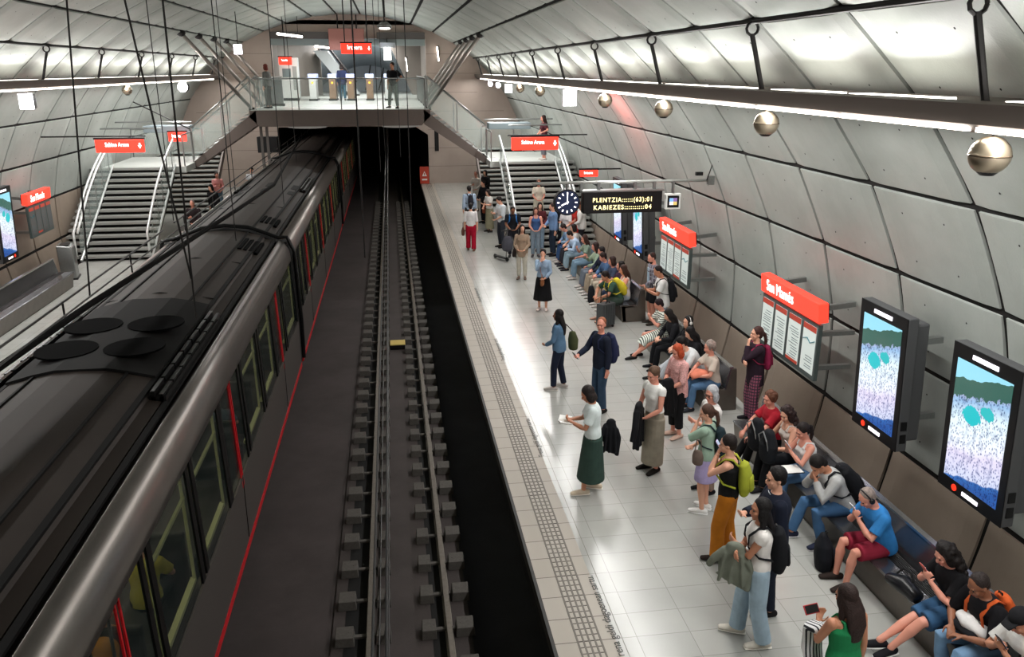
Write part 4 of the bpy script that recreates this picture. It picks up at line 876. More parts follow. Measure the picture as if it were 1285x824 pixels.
def person(x, y, face, label, h=1.66, pose='stand', z=0, lean=3, head=(8, 0), L='side', R='side', hair=('short', '#1c1614'), skin='fair', top=('short', '#ffffff'), hem=-.07, bot=('trousers', '#26303f'),
           shoes='#2a2a2a', feet=None, female=True, near=True, group=None, stripe=None, botm=None, topm=None, name='person', extra=None, wide=0.0, sole=None):
    s = h/1.70; e = empty(name, (x, y, z), math.radians(face), label, 'person', group); e.scale = (s, s, s)
    sit = pose == 'sit'; vox = .0085 if near else .014; cv = .011 if near else .016; fk = 1.0 if near else 1.25
    hipz = .53/s if sit else .915; la = math.radians(lean)
    u = Vector((0, math.sin(la), math.cos(la))); f = Vector((0, math.cos(la), -math.sin(la))); P = Vector((0, 0, hipz)); sx = Vector((1, 0, 0))
    T = lambda t, fx=0, sd=0: P+u*t+f*fx+sx*sd
    sh = .165 if female else .185; k = 1.0 if female else 1.08
    B = MB()
    B.loft([T(-.10), T(-.03), T(.05), T(.16), T(.26), T(.36), T(.43), T(.475), T(.515)], [(.10, .075), (.155, .105), (.160*(1.02 if female else .97), .108), (.128*k, .092), (.143*k, .102), (.158*k, .112), (.155*k, .100), (.115*k, .075), (.055, .052)], sx, 18, True, False)
    if female: 
        for sd in (-.068, .068): B.ball(T(.335, .075, sd), (.055, .05, .055), 10, 8)
    hp, hy = math.radians(head[0]), math.radians(head[1])
    nk = T(.50, -.005); hr = Matrix.Rotation(hy, 3, 'Z') @ Matrix.Rotation(-(la*.6+hp), 3, 'X'); hu = hr @ Vector((0, 0, 1))
    hc = nk + u*.045 + hu*.125 + (hr @ Vector((0, .012, 0)))
    HP = lambda a: hc+hr @ Vector(a)
    B.loft([nk-u*.03, nk+u*.03, HP((0, -.012, -.06))], [(.058, .055), (.052, .052), (.048, .05)], sx, 12, True, True)
    B.ball(HP((0, -.012, .022)), (.073, .092, .092), 18, 14, hr); B.ball(HP((0, .022, -.038)), (.057, .066, .080), 16, 12, hr); B.ball(HP((0, .062, -.096)), (.026, .024, .02), 10, 8, hr)
    B.ball(HP((0, .094, -.020)), (.011, .019, .024), 10, 8, hr); B.ball(HP((0, .100, -.036)), (.016, .013, .011), 10, 8, hr); B.ball(HP((0, .074, .026)), (.05, .016, .012), 10, 8, hr)
    B.ball(HP((0, .080, -.066)), (.022, .011, .010), 10, 6, hr)
    for sd in (-1, 1): B.ball(HP((sd*.073, -.008, -.016)), (.010, .018, .029), 8, 8, hr); B.ball(HP((sd*.036, .062, -.03)), (.022, .02, .018), 8, 6, hr)
    arms = {}
    for sd, key, pr in ((-1, 'L', L), (1, 'R', R)):
        S0 = T(.437, 0, sd*sh)
        if isinstance(pr, str): tgt, hint, pm = HANDS[pr]
        else: tgt, hint, pm = pr
        tg = Vector((tgt[0]*sd, tgt[1], tgt[2]))
        hz = Vector((hint[0]*sd, hint[1], hint[2]))
        if pr not in ('side', 'back', 'hip', 'rail') and not sit and isinstance(pr, str): tg.y += math.sin(la)*.3
        if sit and isinstance(pr, str): tg += Vector((0, max(0, math.sin(la))*.22, hipz-.53))
        el, wr = ik(S0, tg, .275, .245, hz); arms[key] = (S0, el, wr)
        d = (wr-el).normalized(); cen = Vector((0, wr.y, wr.z))
        pmv = {'in': Vector((-sd, 0, 0)), 'up': Vector((-sd*.5, -.2, .8)), 'body': Vector((-sd*.2, -1, 0)), 'down': Vector((0, .1, -1))}[pm]
        if pm == 'up': d = (d+Vector((-sd*.3, .2, .15))).normalized()
        B.loft([S0, S0.lerp(el, .5), el, el.lerp(wr, .3), wr], [(.052*k, .052*k), (.045*k, .044*k), (.036*k, .036*k), (.039*k, .037*k), (.026, .024)], None, 12, True, True)
        hand(B, wr, d, pmv, .35 if pm == 'in' else .75, sd, fk)
    legs = []
    for sd in (-1, 1):
        Hj = Vector((sd*.088, .0, hipz-.02))
        if sit: tg = Vector((sd*.11, .46, .085)) if feet is None else Vector(feet[(sd+1)//2])
        else: tg = Vector((sd*.095, .0, .085)) if feet is None else Vector(feet[(sd+1)//2])
        kn, an = ik(Hj, tg, .425 if sit else .412, .405 if sit else .402, (sd*.12, 1, .45 if sit else 0)); legs.append((Hj, kn, an))
        B.loft([Hj, Hj.lerp(kn, .4), kn, kn.lerp(an, .3), kn.lerp(an, .75), an], [(.086, .088), (.074, .076), (.053, .055), (.054, .058), (.037, .038), (.034, .036)], None, 14, True, True)
        fd = Vector((sd*.18, 1, 0)).normalized(); a0 = Vector((an.x, an.y, an.z-.045)); fz = -.12 if an.z > .2 else 0
        B.loft([a0-fd*.055, a0+fd*.02, a0+fd*.10+Vector((0, 0, -.008+fz*.5)), a0+fd*.17+Vector((0, 0, -.018+fz))], [(.03, .032), (.035, .038), (.042, .026), (.034, .016)], fd.cross(Vector((0, 0, 1))), 10, True, True)
    B.build('body', SKIN[skin], e, remesh=vox, sm=2 if near else 1)
    # eyes and lips
    if near:
        for sd in (-1, 1): MB().ball(HP((sd*.031, .079, .002)), (.012, .008, .006), 8, 6, hr).build('eye', M('eye_dark', '#1a1210', .3), e, smooth=True)
        MB().ball(HP((0, .087, -.066)), (.020, .007, .007), 8, 6, hr).build('lips', M('lips', '#a8584e', .5), e, smooth=True)
    # top
    st, tc = top[0], top[1]; tm = topm or cloth(tc)
    C = MB(); o = .016 if st != 'coat' else .028
    hm = hem; o2 = o+.012*wide
    rings = [(hm, .158+o2+.01*max(0, -hm-.05), .108+o2), (0.0, .163+o2, .112+o2), (.08, .158+o2, .107+o2), (.17, .134*k+o2, .094*k+o2), (.26, .147*k+o, .104*k+o), (.36, .162*k+o, .118*k+o), (.43, .160*k+o, .104*k+o), (.482, .118*k+o, .078*k+o), (.508, .068+o*.5, .062+o*.5)]
    rings = [rings[0]]+[r for r in rings[1:] if r[0] > hm+.02]
    pts = [T(r[0]) for r in rings]
    if hem < -.1 and sit: pts[0] = T(-.06, .05)
    if st == 'tank': rings = [r for r in rings if r[0] < .47]; rings[-1] = (.45, .125*k, .085); pts = [T(r[0]) for r in rings]
    C.loft(pts, [(r[1], r[2]) for r in rings], sx, 20)
    if female and st != 'coat':
        for sd in (-.068, .068): C.ball(T(.335, .078, sd), (.062, .056, .06), 10, 8)
    if st == 'tank':
        for sd in (-1, 1): C.loft([T(.42, .09, sd*.085), T(.50, .03, sd*.09), T(.46, -.08, sd*.085), T(.40, -.09, sd*.08)], [(.022, .012)]*4, sx, 8)
    for key in 'LR':
        S0, el, wr = arms[key]; kk = k
        if st in ('long', 'coat'):
            a = o*.9; C.loft([S0, S0.lerp(el, .5), el, el.lerp(wr, .5), el.lerp(wr, .94)], [(.050*kk+a*.8,)*2, (.046*kk+a*.8,)*2, (.042*kk+a*.8,)*2, (.039*kk+a*.8,)*2, (.030+a*.8,)*2], None, 12, True, False)
        elif st == 'short': C.loft([S0, S0.lerp(el, .35), S0.lerp(el, .72)], [(.060*kk+o*.6,)*2, (.056*kk+o*.6,)*2, (.058*kk+o*.8,)*2], None, 12, True, False)
        elif st == 'cap': C.loft([S0-(el-S0)*.02, S0.lerp(el, .25)], [(.062*kk+.006,)*2, (.064*kk,)*2], None, 12, True, False)
        elif st == 'elbow': C.loft([S0, S0.lerp(el, .5), el, el.lerp(wr, .1)], [(.058*kk+o,)*2, (.052*kk+o,)*2, (.046*kk+o,)*2, (.046+o,)*2], None, 12, True, False)
    C.build('top', tm, e, remesh=cv, sm=2)
    # bottom
    bt, bc = bot[0], bot[1]; bm = botm or cloth(bc); C = MB()
    C.loft([T(.125), T(.04), P+Vector((0, 0, -.05)), P+Vector((0, .02 if sit else 0, -.10 if not sit else -.09))], [(.138*k, .10), (.170, .118), (.170, .122), (.14, .10)], sx, 18, False, True)
    if bt in ('trousers', 'wide', 'shorts', 'capri'):
        w = {'trousers': .012, 'wide': .030, 'shorts': .026, 'capri': .018}[bt]
        for Hj, kn, an in legs:
            if bt == 'shorts': C.loft([Hj, Hj.lerp(kn, .5), Hj.lerp(kn, .88)], [(.094+w*.4,)*2, (.083+w,)*2, (.078+w,)*2], None, 14, True, False)
            else:
                e_ = {'trousers': .98, 'wide': 1.02, 'capri': .72}[bt]; q = (an-kn).normalized()
                end = kn+(an-kn)*e_
                C.loft([Hj, Hj.lerp(kn, .45), kn, kn.lerp(end, .45), end], [(.096+w*.3,)*2, (.080+w*.7,)*2, (.060+w,)*2, (.056+w,)*2, (.044+w*1.5,)*2], None, 14, True, False)
    else:
        ln = bot[2] if len(bot) > 2 else .5; fl = bot[3] if len(bot) > 3 else .1
        if sit:
            k0 = (legs[0][1]+legs[1][1])/2; a0 = (legs[0][2]+legs[1][2])/2; pts = [P+Vector((0, .0, -.01)), P.lerp(k0, .5)+Vector((0, 0, .0)), k0+Vector((0, .03, -.005))]
            rr = [(.18, .11), (.175, .105), (.165, .085)]
            if ln > .5: pts += [k0.lerp(a0, min(.9, (ln-.45)*2))+Vector((0, .03, 0))]; rr += [(.17+fl*.4, .09)]
            C.loft(pts, rr, sx, 18, True, False)
        else:
            a0 = (legs[0][2]+legs[1][2])/2; rr = []; pts = []
            for q in (0, .3, .6, .85, 1): pts.append(P+Vector((a0.x*q*.6, a0.y*q*.8, -.02-ln*q))); rr.append((.188+fl*q, .140+max(fl, .02)*q))
            C.loft(pts, rr, sx, 20)
    C.build('skirt' if bt == 'skirt' else ('shorts' if bt == 'shorts' else 'trousers'), bm, e, remesh=cv, sm=2)
    # shoes
    if shoes:
        for i, (Hj, kn, an) in enumerate(legs):
            sd = -1 if i == 0 else 1; fd = Vector((sd*.18, 1, 0)).normalized(); a0 = Vector((an.x, an.y, an.z-.045)); fz = -.12 if an.z > .2 else 0; q = MB(); w = fd.cross(Vector((0, 0, 1)))
            q.loft([a0-fd*.06+Vector((0, 0, -.003)), a0+fd*.02, a0+fd*.10+Vector((0, 0, -.006+fz*.5)), a0+fd*.18+Vector((0, 0, -.016+fz))], [(.036, .040), (.042, .046), (.048, .032), (.040, .022)], w, 12, True, True)
            so = q.build('shoe', cloth(shoes), e, remesh=.010 if near else .015, sm=1)
            if sole and near:
                g = MB().loft([a0-fd*.09+Vector((0, 0, -.036)), a0+fd*.05+Vector((0, 0, -.036)), a0+fd*.19+Vector((0, 0, -.034+fz))], [(.036, .009), (.046, .009), (.040, .009)], w, 12, True, True); g.build('sole', cloth(sole), so)
    # hair
    hs, hcol = hair; 
    if hs != 'none':
        C = MB(); C.ball(HP((0, -.027, .036)), (.086 if hs != 'crop' else .079, .096 if hs != 'crop' else .090, .096 if hs != 'crop' else .087), 16, 12, hr)
        if hs != 'crop': C.ball(HP((0, -.055, -.03)), (.066, .055, .065), 14, 10, hr)
        else: C.ball(HP((0, -.045, -.01)), (.074, .06, .06), 14, 10, hr)
        if hs in ('bob', 'long', 'longcurly'):
            for sd in (-1, 1): C.ball(HP((sd*.070, -.012, -.045)), (.031, .062, .092), 12, 10, hr)
            C.ball(HP((0, -.060, -.065)), (.082, .05, .085), 14, 10, hr)
        if hs == 'long':
            C.loft([HP((0, -.055, -.03)), HP((0, -.085, -.13)), HP((0, -.085, -.13))+Vector((0, -.045, -.12)), HP((0, -.085, -.13))+Vector((0, -.05, -.26))], [(.092, .055), (.102, .05), (.098, .042), (.062, .026)], sx, 14, True, True)
            for sd in (-1, 1): C.loft([HP((sd*.068, -.01, -.06)), HP((sd*.085, .0, -.16)), HP((sd*.09, .01, -.25))], [(.026, .035), (.028, .035), (.018, .022)], sx, 10, True, True)
        if hs == 'pony': C.loft([HP((0, -.10, .02)), HP((0, -.145, -.02)), HP((0, -.145, -.02))+Vector((0, -.03, -.12)), HP((0, -.145, -.02))+Vector((0, -.02, -.25))], [(.028, .028), (.032, .032), (.034, .03), (.014, .014)], sx, 10, True, True)
        if hs == 'bun': C.ball(HP((0, -.105, .045)), (.042, .04, .04), 10, 8, hr)
        if hs in ('curly', 'longcurly'):
            rn = random.Random(int(x*100+y*10))
            for q in range(46):
                a = rn.uniform(-2.5, 2.5); zz = rn.uniform(-.5, 1.0); r_ = .088
                C.ball(HP((r_*math.sin(a)*math.sqrt(1-min(.95, zz*zz)), -.025-r_*math.cos(a)*math.sqrt(1-min(.95, zz*zz))*(1 if abs(a) < 2 else .55), .03+r_*zz)), rn.uniform(.022, .032), 7, 5)
        if hs == 'longcurly':
            for q in range(60):
                a = rn.uniform(-1.7, 1.7); zz = rn.uniform(-.30, .0); C.ball(HP((.10*math.sin(a), -.03-.085*math.cos(a), zz)), rn.uniform(.026, .038), 7, 5)
        ho = C.build('hair', hairm(hcol), e, remesh=.009 if near else .014, sm=1)
    if extra: extra(e, T, HP, arms, legs, hr, P)
    PEOPLE.append(e); e['_'] = 0; del e['_']
    return e, T, HP, arms, legs, s
def atp(pe):
    """an Empty with the person's own placement, for things worn or held"""
    return pe[0].location.copy(), pe[0].rotation_euler.z, pe[5]
def held(pe, name, label, cat, group=None):
    l, r, s = atp(pe); e = empty(name, l, r, label, cat, group); e.scale = (s, s, s); return e
def backpack(pe, col, label, w=.15, hgt=.42, dep=.085, strap=None, low=.0):
    T = pe[1]; e = held(pe, 'backpack', label, 'backpack'); m = cloth(col)
    c = MB(); c.loft([T(.43-hgt-low, -.19), T(.43-hgt*.8-low, -.20), T(.43-hgt*.35-low, -.195), T(.43-low, -.175), T(.455-low, -.16)], [(w*.9, dep*.8), (w, dep*1.05), (w*.95, dep), (w*.75, dep*.75), (w*.4, dep*.4)], (1, 0, 0), 16, True, True)
    c.build('pack', m, e, remesh=.014, sm=2)
    MB().loft([T(.43-hgt*.85-low, -.19-dep*1.0), T(.43-hgt*.45-low, -.19-dep*.95)], [(w*.65, .035), (w*.6, .028)], (1, 0, 0), 12, True, True).build('pocket', m, e, smooth=True)
    MB().tube([T(.45-low, -.15, -.03), T(.49-low, -.16, -.02), T(.49-low, -.16, .02), T(.45-low, -.15, .03)], .008).build('loop', BLACK, e)
    for sd in (-1, 1):
        MB().loft([T(.42, -.13, sd*.075), T(.505, -.06, sd*.09), T(.50, .03, sd*.10), T(.42, .125, sd*.105), T(.30, .135, sd*.12), T(.2, .03, sd*.17), T(.15, -.11, sd*.13)], [(.022, .008)]*7, (1, 0, 0), 8).build('strap', cloth(strap or col), e, smooth=True)
    return e
def phone(pe, label, col='#101014', key='R', sit=False):
    wr = pe[3][key][2]; el = pe[3][key][1]; d = (wr-el).normalized(); e = held(pe, 'phone', label, 'phone'); c = wr+d*.09+Vector((-.015 if key == 'R' else .015, .0, .045))
    o = MB().box(-.037, .037, -.005, .005, -.075, .075).build('case', M('phone_'+col.strip('#'), col, .3), e, bevel=.004); o.location = c; o.rotation_euler = (math.radians(-35), 0, 0)
    o2 = MB().box(-.033, .033, -.0062, -.005, -.068, .068).build('screen', M('phone_screen', '#8896a8', .2, emit=.5, ecol='#a8b8d0'), e); o2.location = c; o2.rotation_euler = (math.radians(-35), 0, 0)
    return e
def handbag(pe, col, label, off=(.22, .08, .80), w=.11, hgt=.09, dep=.05, strap_to=None):
    e = held(pe, 'handbag', label, 'handbag'); o = Vector(off)
    MB().loft([o+Vector((0, 0, -hgt)), o, o+Vector((0, 0, hgt*.9))], [(w, dep), (w*1.05, dep*1.1), (w*.8, dep*.5)], (0, 1, 0), 14, True, True).build('bag', cloth(col), e, smooth=True)
    t = pe[1](.49, 0, strap_to or 0.08) if strap_to is not None else o+Vector((0, 0, hgt+.14))
    MB().tube([o+Vector((0, -w*.6, hgt*.8)), t+Vector((0, -.03, .03)), t+Vector((0, .03, .03)), o+Vector((0, w*.6, hgt*.8))], .008).build('strap', cloth(col), e)
    return e
def jacket(pe, col, label, off, ln=.5, w=.15, turn=0):
    """a coat folded over an arm: draped body, two dangling sleeves, collar"""
    e = held(pe, 'jacket', label, 'jacket'); o = Vector(off); c = MB(); d = Vector((math.cos(turn), math.sin(turn), 0)); q = Vector((-d.y, d.x, 0))
    c.loft([o+Vector((0, 0, .03)), o+Vector((0, 0, -.07)), o+d*.02+Vector((0, 0, -ln*.4)), o-d*.02+Vector((0, 0, -ln*.75)), o+d*.01+Vector((0, 0, -ln*.95))], [(w*.65, .05), (w*.95, .065), (w*1.0, .055), (w*1.2, .05), (w*1.35, .035)], d, 18, True, False)
    c.loft([o+d*w*.7+Vector((0, 0, -.04)), o+d*w*1.35+q*.02+Vector((0, 0, -ln*.35)), o+d*w*1.75+Vector((0, 0, -ln*.62))], [(.05, .045), (.052, .042), (.042, .035)], q, 12, True, False)
    c.loft([o-d*w*.8+Vector((0, 0, -.10)), o-d*w*1.2-q*.03+Vector((0, 0, -ln*.5)), o-d*w*1.0+Vector((0, 0, -ln*1.06))], [(.045, .04), (.05, .04), (.04, .032)], q, 12, True, False)
    for k in (-.5, .1, .6): c.loft([o+d*w*k+q*.05+Vector((0, 0, -.05)), o+d*w*k*1.5+q*.05+Vector((0, 0, -ln*.9))], [(.018, .018), (.03, .02)], q, 8, True, True)
    c.build('cloth', cloth(col), e, remesh=.012, sm=2)
    MB().loft([o-d*w*.5+Vector((0, 0, .03)), o+Vector((0, 0, .05)), o+d*w*.5+Vector((0, 0, .02))], [(.03, .02), (.035, .025), (.03, .02)], q, 10, True, True).build('collar', cloth(col), e, smooth=True)
    return e
def headphones(e, T, HP, arms, legs, hr, P, col='#101012'):
    c = MB(); c.tube([HP((.085*math.cos(a), -.01, .015+.105*math.sin(a))) for a in [PI*q/10 for q in range(11)]], .009)
    for sd in (-1, 1): c.ball(HP((sd*.088, -.008, -.012)), (.018, .034, .038), 10, 8, hr)
    c.build('headphones', M('hp_'+col.strip('#'), col, .4), e, smooth=True)
def hp_white(*a): headphones(*a, col='#e4e2de')
def cap(e, T, HP, arms, legs, hr, P):
    c = MB(); c.ball(HP((0, -.018, .055)), (.086, .098, .072), 14, 10, hr); c.loft([HP((0, .05, .055)), HP((0, .14, .045))], [(.07, .010), (.055, .006)], hr @ Vector((1, 0, 0)), 12, False, True); c.build('cap', cloth('#17171a'), e, smooth=True)
def glasses(e, T, HP, arms, legs, hr, P):
    c = MB()
    for sd in (-1, 1): c.loft([HP((sd*.032+.022*math.cos(a), .094, .002+.017*math.sin(a))) for a in [2*PI*q/10 for q in range(11)]], [(.003, .003)]*11, None, 5); c.tube([HP((sd*.055, .092, .004)), HP((sd*.078, 0, .0))], .003, 5)
    c.tube([HP((-.01, .096, .004)), HP((.01, .096, .004))], .003, 5); c.build('glasses', BLACK, e)
def tiny_print(txt, size, col, zt=.33):
    def f(e, T, HP, arms, legs, hr, P):
        pass
    return f

# standing people, nearest first --------------------------------------------------
W1 = ((-.095, .0, .085), (.10, .17, .085))
p = person(3.60, 6.97, 75, 'woman in white sleeveless top and pale jeans with folded arms and long black hair', 1.70, L='cross', R='cross', hair=('long', '#120f10'), skin='tan', top=('cap', '#e4e0dc'), hem=-.01, bot=('wide', '#9bb0bf'), shoes='#cfc9be', feet=((-.11, -.10, .085), (.11, .14, .085)), sole='#e8e4dc', head=(2, 12))
jacket(p, '#6f7468', 'grey green jacket draped over the folded arms of the nearest standing woman', (-.06, .26, 1.14), .42, .15, 1.2)
backpack(p, '#15161a', 'black backpack behind the woman in pale jeans', .14, .42, .09)
p = person(3.98, 7.42, 78, 'man in navy suit and white collar half hidden behind the woman in pale jeans', 1.80, L='side', R='phone', hair=('short', '#100d0d'), top=('coat', '#171c2b'), hem=-.16, bot=('trousers', '#161b28'), shoes='#1c1a1a', female=False, head=(6, 10))
MB().loft([p[1](.36, .135), p[1](.50, .06)], [(.03, .01), (.06, .02)], (1, 0, 0), 8).build('shirt_front', cloth('#d8dbe4'), p[0])
p = person(3.90, 8.50, 55, 'woman in mustard orange trousers and black vest holding her hands to her face', 1.68, L='face', R='face', hair=('short', '#1e1614'), top=('tank', '#141415'), hem=-.02, bot=('wide', '#b86f1c'), shoes='#2a211e', feet=((-.12, .06, .085), (.12, -.06, .085)), head=(10, 8))
backpack(p, '#9aa032', 'yellow green backpack on the woman in mustard orange trousers', .13, .36, .08)
phone(p, 'phone held to the face of the woman in mustard orange trousers', '#b8a0c8', 'L')
p = person(4.08, 9.65, 50, 'woman in mint green top and short lilac skirt seen from behind', 1.58, L='face', R='low', hair=('pony', '#4a342a'), top=('elbow', '#93ab99'), hem=-.03, wide=1.2, bot=('skirt', '#a79bc4', .36, .03), shoes='#e9e7e4', sole='#ffffff', head=(12, 20))
backpack(p, '#1b2a30', 'dark teal backpack on the woman in the lilac skirt', .13, .36, .08)
handbag(p, '#6b5d55', 'small brown handbag hanging on the arm of the woman in the lilac skirt', (-.30, .05, 1.00), .08, .09, .05)
p = person(4.32, 10.15, 95, 'grey haired woman with glasses behind the woman in the mint green top', 1.66, L='cross', R='hip', hair=('bob', '#a9a9ac'), skin='pink', top=('elbow', '#dcd8d4'), bot=('trousers', '#7f6a5f'), shoes='#15151a', head=(10, 25), extra=glasses)
p = person(2.66, 10.40, 80, 'woman in white tee and long green skirt reading a book near the edge', 1.66, L='phone', R='phone', hair=('bob', '#241d1b'), skin='tan', top=('short', '#d6e0df'), hem=.0, bot=('skirt', '#2f423b', .66, .07), shoes='#c8b8a2', sole='#efe9df', head=(28, 5), feet=((-.10, .12, .085), (.10, -.08, .085)))
b = held(p, 'book', 'open white book in the hands of the woman in the green skirt', 'book')
for sd in (-1, 1): o = MB().hexa([(0,.33,1.10),(sd*.14,.30,1.13),(sd*.14,.48,1.16),(0,.51,1.13),(0,.33,1.115),(sd*.14,.30,1.145),(sd*.14,.48,1.175),(0,.51,1.145)]).build('pages', WHITE, b)
MB().hexa([(-.145,.295,1.122),(.145,.295,1.122),(.145,.485,1.152),(-.145,.485,1.152),(0,.325,1.088),(.01,.325,1.088),(.01,.515,1.118),(0,.515,1.118)]).build('cover', cloth('#d8d4cc'), b)
jacket(p, '#15161a', 'black jacket hanging behind the woman in the green skirt', (.14, -.27, 1.04), .48, .10, 1.5)
p = person(3.50, 13.25, 108, 'man with short reddish hair in navy jacket and jeans looking at the camera side', 1.76, L='side', R='fwd', hair=('crop', '#8a5238'), skin='pink', top=('long', '#1a2030'), hem=-.10, wide=.8, bot=('trousers', '#33475e'), shoes='#24211f', female=False, head=(2, 42))
backpack(p, '#252b48', 'navy blue backpack on the man with reddish hair', .16, .42, .10)
phone(p, 'phone in the hand of the man with reddish hair', '#16161a', 'R')
p = person(2.98, 14.42, 65, 'person in blue denim jacket with long dark hair and navy trousers seen from behind', 1.58, L='low', R='side', hair=('long', '#14100f'), skin='brown', top=('long', '#55738f'), hem=-.08, wide=1, bot=('trousers', '#1c2335'), shoes='#b7b0aa', sole='#d8d4d0', head=(0, 0), feet=((-.12, .08, .085), (.12, -.08, .085)))
e = held(p, 'olive_bag', 'small olive backpack hanging from the arm of the person in the denim jacket', 'bag'); MB().loft([(.30, -.22, .82), (.30, -.22, 1.0), (.30, -.2, 1.14)], [(.10, .06), (.11, .07), (.07, .04)], (0, 1, 0), 12, True, True).build('bag', cloth('#4c5236'), e, smooth=True); MB().tube([(.3, -.2, 1.18), (.26, -.1, 1.3), (.2, -.02, 1.38)], .01).build('strap', BLACK, e)
p = person(3.73, 10.92, 112, 'woman in white crop top and long khaki skirt with black sandals', 1.70, L='low', R='low', hair=('bun', '#5a4334'), skin='pink', top=('cap', '#dddcd8'), hem=.08, bot=('skirt', '#8e8677', .76, -.005), shoes='#17120f', head=(16, 5))
jacket(p, '#0f0f12', 'black coat held out in front by the woman in the khaki skirt', (-.06, .36, 1.14), .66, .20, 2.25)
p = person(4.50, 12.04, 105, 'red haired woman in pink patterned blouse and black trousers', 1.64, L='low', R='low', hair=('bob', '#a8482a'), skin='pink', topm=M('blouse_pink', '#cf9c98', .85, 0, .35, 60), top=('elbow', ''), hem=-.14, wide=1, bot=('capri', '#121214'), shoes='#cfb0a0', head=(22, 5))
jacket(p, '#131315', 'black jacket over the arm of the red haired woman', (-.10, .30, 1.08), .62, .15, 1.4)
p = person(6.0, 12.45, 88, 'woman in dark plum coat and red plaid trousers standing by the wall', 1.72, L='face', R='cross', hair=('pony', '#3c2420'), top=('coat', '#2a1d28'), hem=-.22, botm=plaid('plaid_red', '#8c4a62', '#2c2430', .055), bot=('wide', ''), shoes='#17151a', head=(0, 0))
backpack(p, '#8a2446', 'crimson backpack on the woman in plaid trousers', .13, .36, .07)
p = person(3.64, 19.8, 160, 'woman in denim shirt and long black skirt with tan handbag, hand at her cheek', 1.58, near=False, L='low', R='face', hair=('pony', '#171212'), top=('long', '#8fa5bd'), hem=.02, bot=('skirt', '#121214', .60, .08), shoes='#d8c8c2', head=(2, 0))
handbag(p, '#8a5a3a', 'tan handbag of the woman in the black skirt', (-.02, .22, .86), .12, .08, .05, .1)
p = person(3.62, 23.1, 165, 'woman in beige jacket and pale trousers with dark handbag', 1.60, near=False, L='low', R='low', hair=('long', '#1c1514'), top=('long', '#9c8672'), hem=-.2, wide=1, bot=('trousers', '#b9b3a6'), shoes='#6b5a50', head=(0, 20))
handbag(p, '#241c1a', 'dark handbag of the woman in the beige jacket', (.24, .12, .86), .12, .1, .05, .1)
p = person(2.52, 27.2, -8, 'woman in white blouse and deep red trousers walking away near the edge', 1.60, near=False, hair=('short', '#1a1514'), top=('elbow', '#d6d2d2'), hem=-.02, bot=('wide', '#a3102c'), shoes='#7a5a4c', feet=((-.1, .12, .085), (.1, -.08, .085)))
handbag(p, '#5a3a30', 'brown bag hanging beside the woman in deep red trousers', (-.28, .02, .72), .1, .12, .06)
p = person(2.80, 30.6, 10, 'person in light blue shirt with dark shoulder strap beyond the woman in red trousers', 1.72, near=False, hair=('short', '#1c1817'), top=('long', '#a9bdd4'), bot=('trousers', '#2a2624'), shoes='#1a1718', female=False)
backpack(p, '#23252e', 'dark backpack on the person in the light blue shirt', .11, .34, .07)
p = person(3.54, 30.5, 120, 'woman in white top and long olive skirt with rust red bag', 1.60, near=False, L='phone', R='low', hair=('bob', '#2a201c'), top=('short', '#dcd8d2'), hem=.03, bot=('skirt', '#8f8a72', .76, .02), shoes='#3a3432', head=(20, 0))
handbag(p, '#7a3c28', 'rust red bag of the woman in the long olive skirt', (.25, .06, .88), .11, .11, .06, .1)
p = person(3.62, 27.6, 110, 'man in white shirt and dark trousers looking down beside the stairs', 1.78, near=False, L='low', R='phone', hair=('short', '#2a2422'), top=('elbow', '#cfd4d8'), bot=('trousers', '#32363f'), shoes='#221e1e', female=False, head=(30, 0))
p = person(3.78, 26.1, 175, 'young man in black tee with blue backpack standing behind a scooter', 1.68, near=False, L='low', R='low', hair=('crop', '#1a1413'), skin='brown', top=('short', '#17191f'), bot=('trousers', '#23232a'), shoes='#2a2a2a', female=False, head=(32, 0))
backpack(p, '#2f6aa8', 'bright blue backpack of the young man behind the scooter', .16, .36, .08)
e = empty('kick_scooter', (3.48, 25.45, 0), .5, 'folded pale scooter stood upright with a dark bag hung on its handle', 'scooter')
MB().tube([(0, 0, .1), (.03, 0, 1.0)], .025).build('stem', STEEL, e); MB().tube([(-.2, 0, 1.0), (.24, 0, 1.0)], .018).build('handlebar', BLACK, e); MB().box(-.07, .07, -.02, .6, .07, .11).build('deck', DARKSTEEL, e, bevel=.01)
for yy in (-.04, .6): MB().loft([(-.02, yy, .07), (.02, yy, .07)], [(.07, .07)]*2, None, 16).build('wheel', BLACK, e)
e = empty('shoulder_bag', (3.5, 25.3, .62), 0, 'dark grey bag hanging from the scooter handle', 'bag'); MB().loft([(0, 0, -.18), (0, 0, 0), (0, 0, .18)], [(.17, .1), (.19, .11), (.12, .05)], (1, 0, 0), 12, True, True).build('bag', cloth('#4c4c54'), e, smooth=True); MB().tube([(-.1, 0, .17), (0, 0, .42), (.1, 0, .17)], .012).build('handle', BLACK, e)
person(4.80, 26.85, 178, 'woman with long dark hair in dark red top before the stairs', 1.64, near=False, L='low', R='phone', hair=('long', '#1d1413'), top=('long', '#55252a'), bot=('trousers', '#8aa0b4'), shoes='#3a3234')
person(4.52, 26.0, 172, 'woman in blue strapless top and grey jeans before the stairs', 1.62, near=False, L='low', R='low', hair=('bob', '#4a332a'), skin='pink', top=('tank', '#3f5c8c'), hem=.02, bot=('trousers', '#7d8b98'), shoes='#4a4648')
person(5.42, 27.0, 185, 'man in dark jacket standing just left of the station clock', 1.80, near=False, L='low', R='low', hair=('short', '#1a1414'), skin='brown', top=('long', '#1f222c'), bot=('trousers', '#22242c'), shoes='#1a1a1a', female=False)
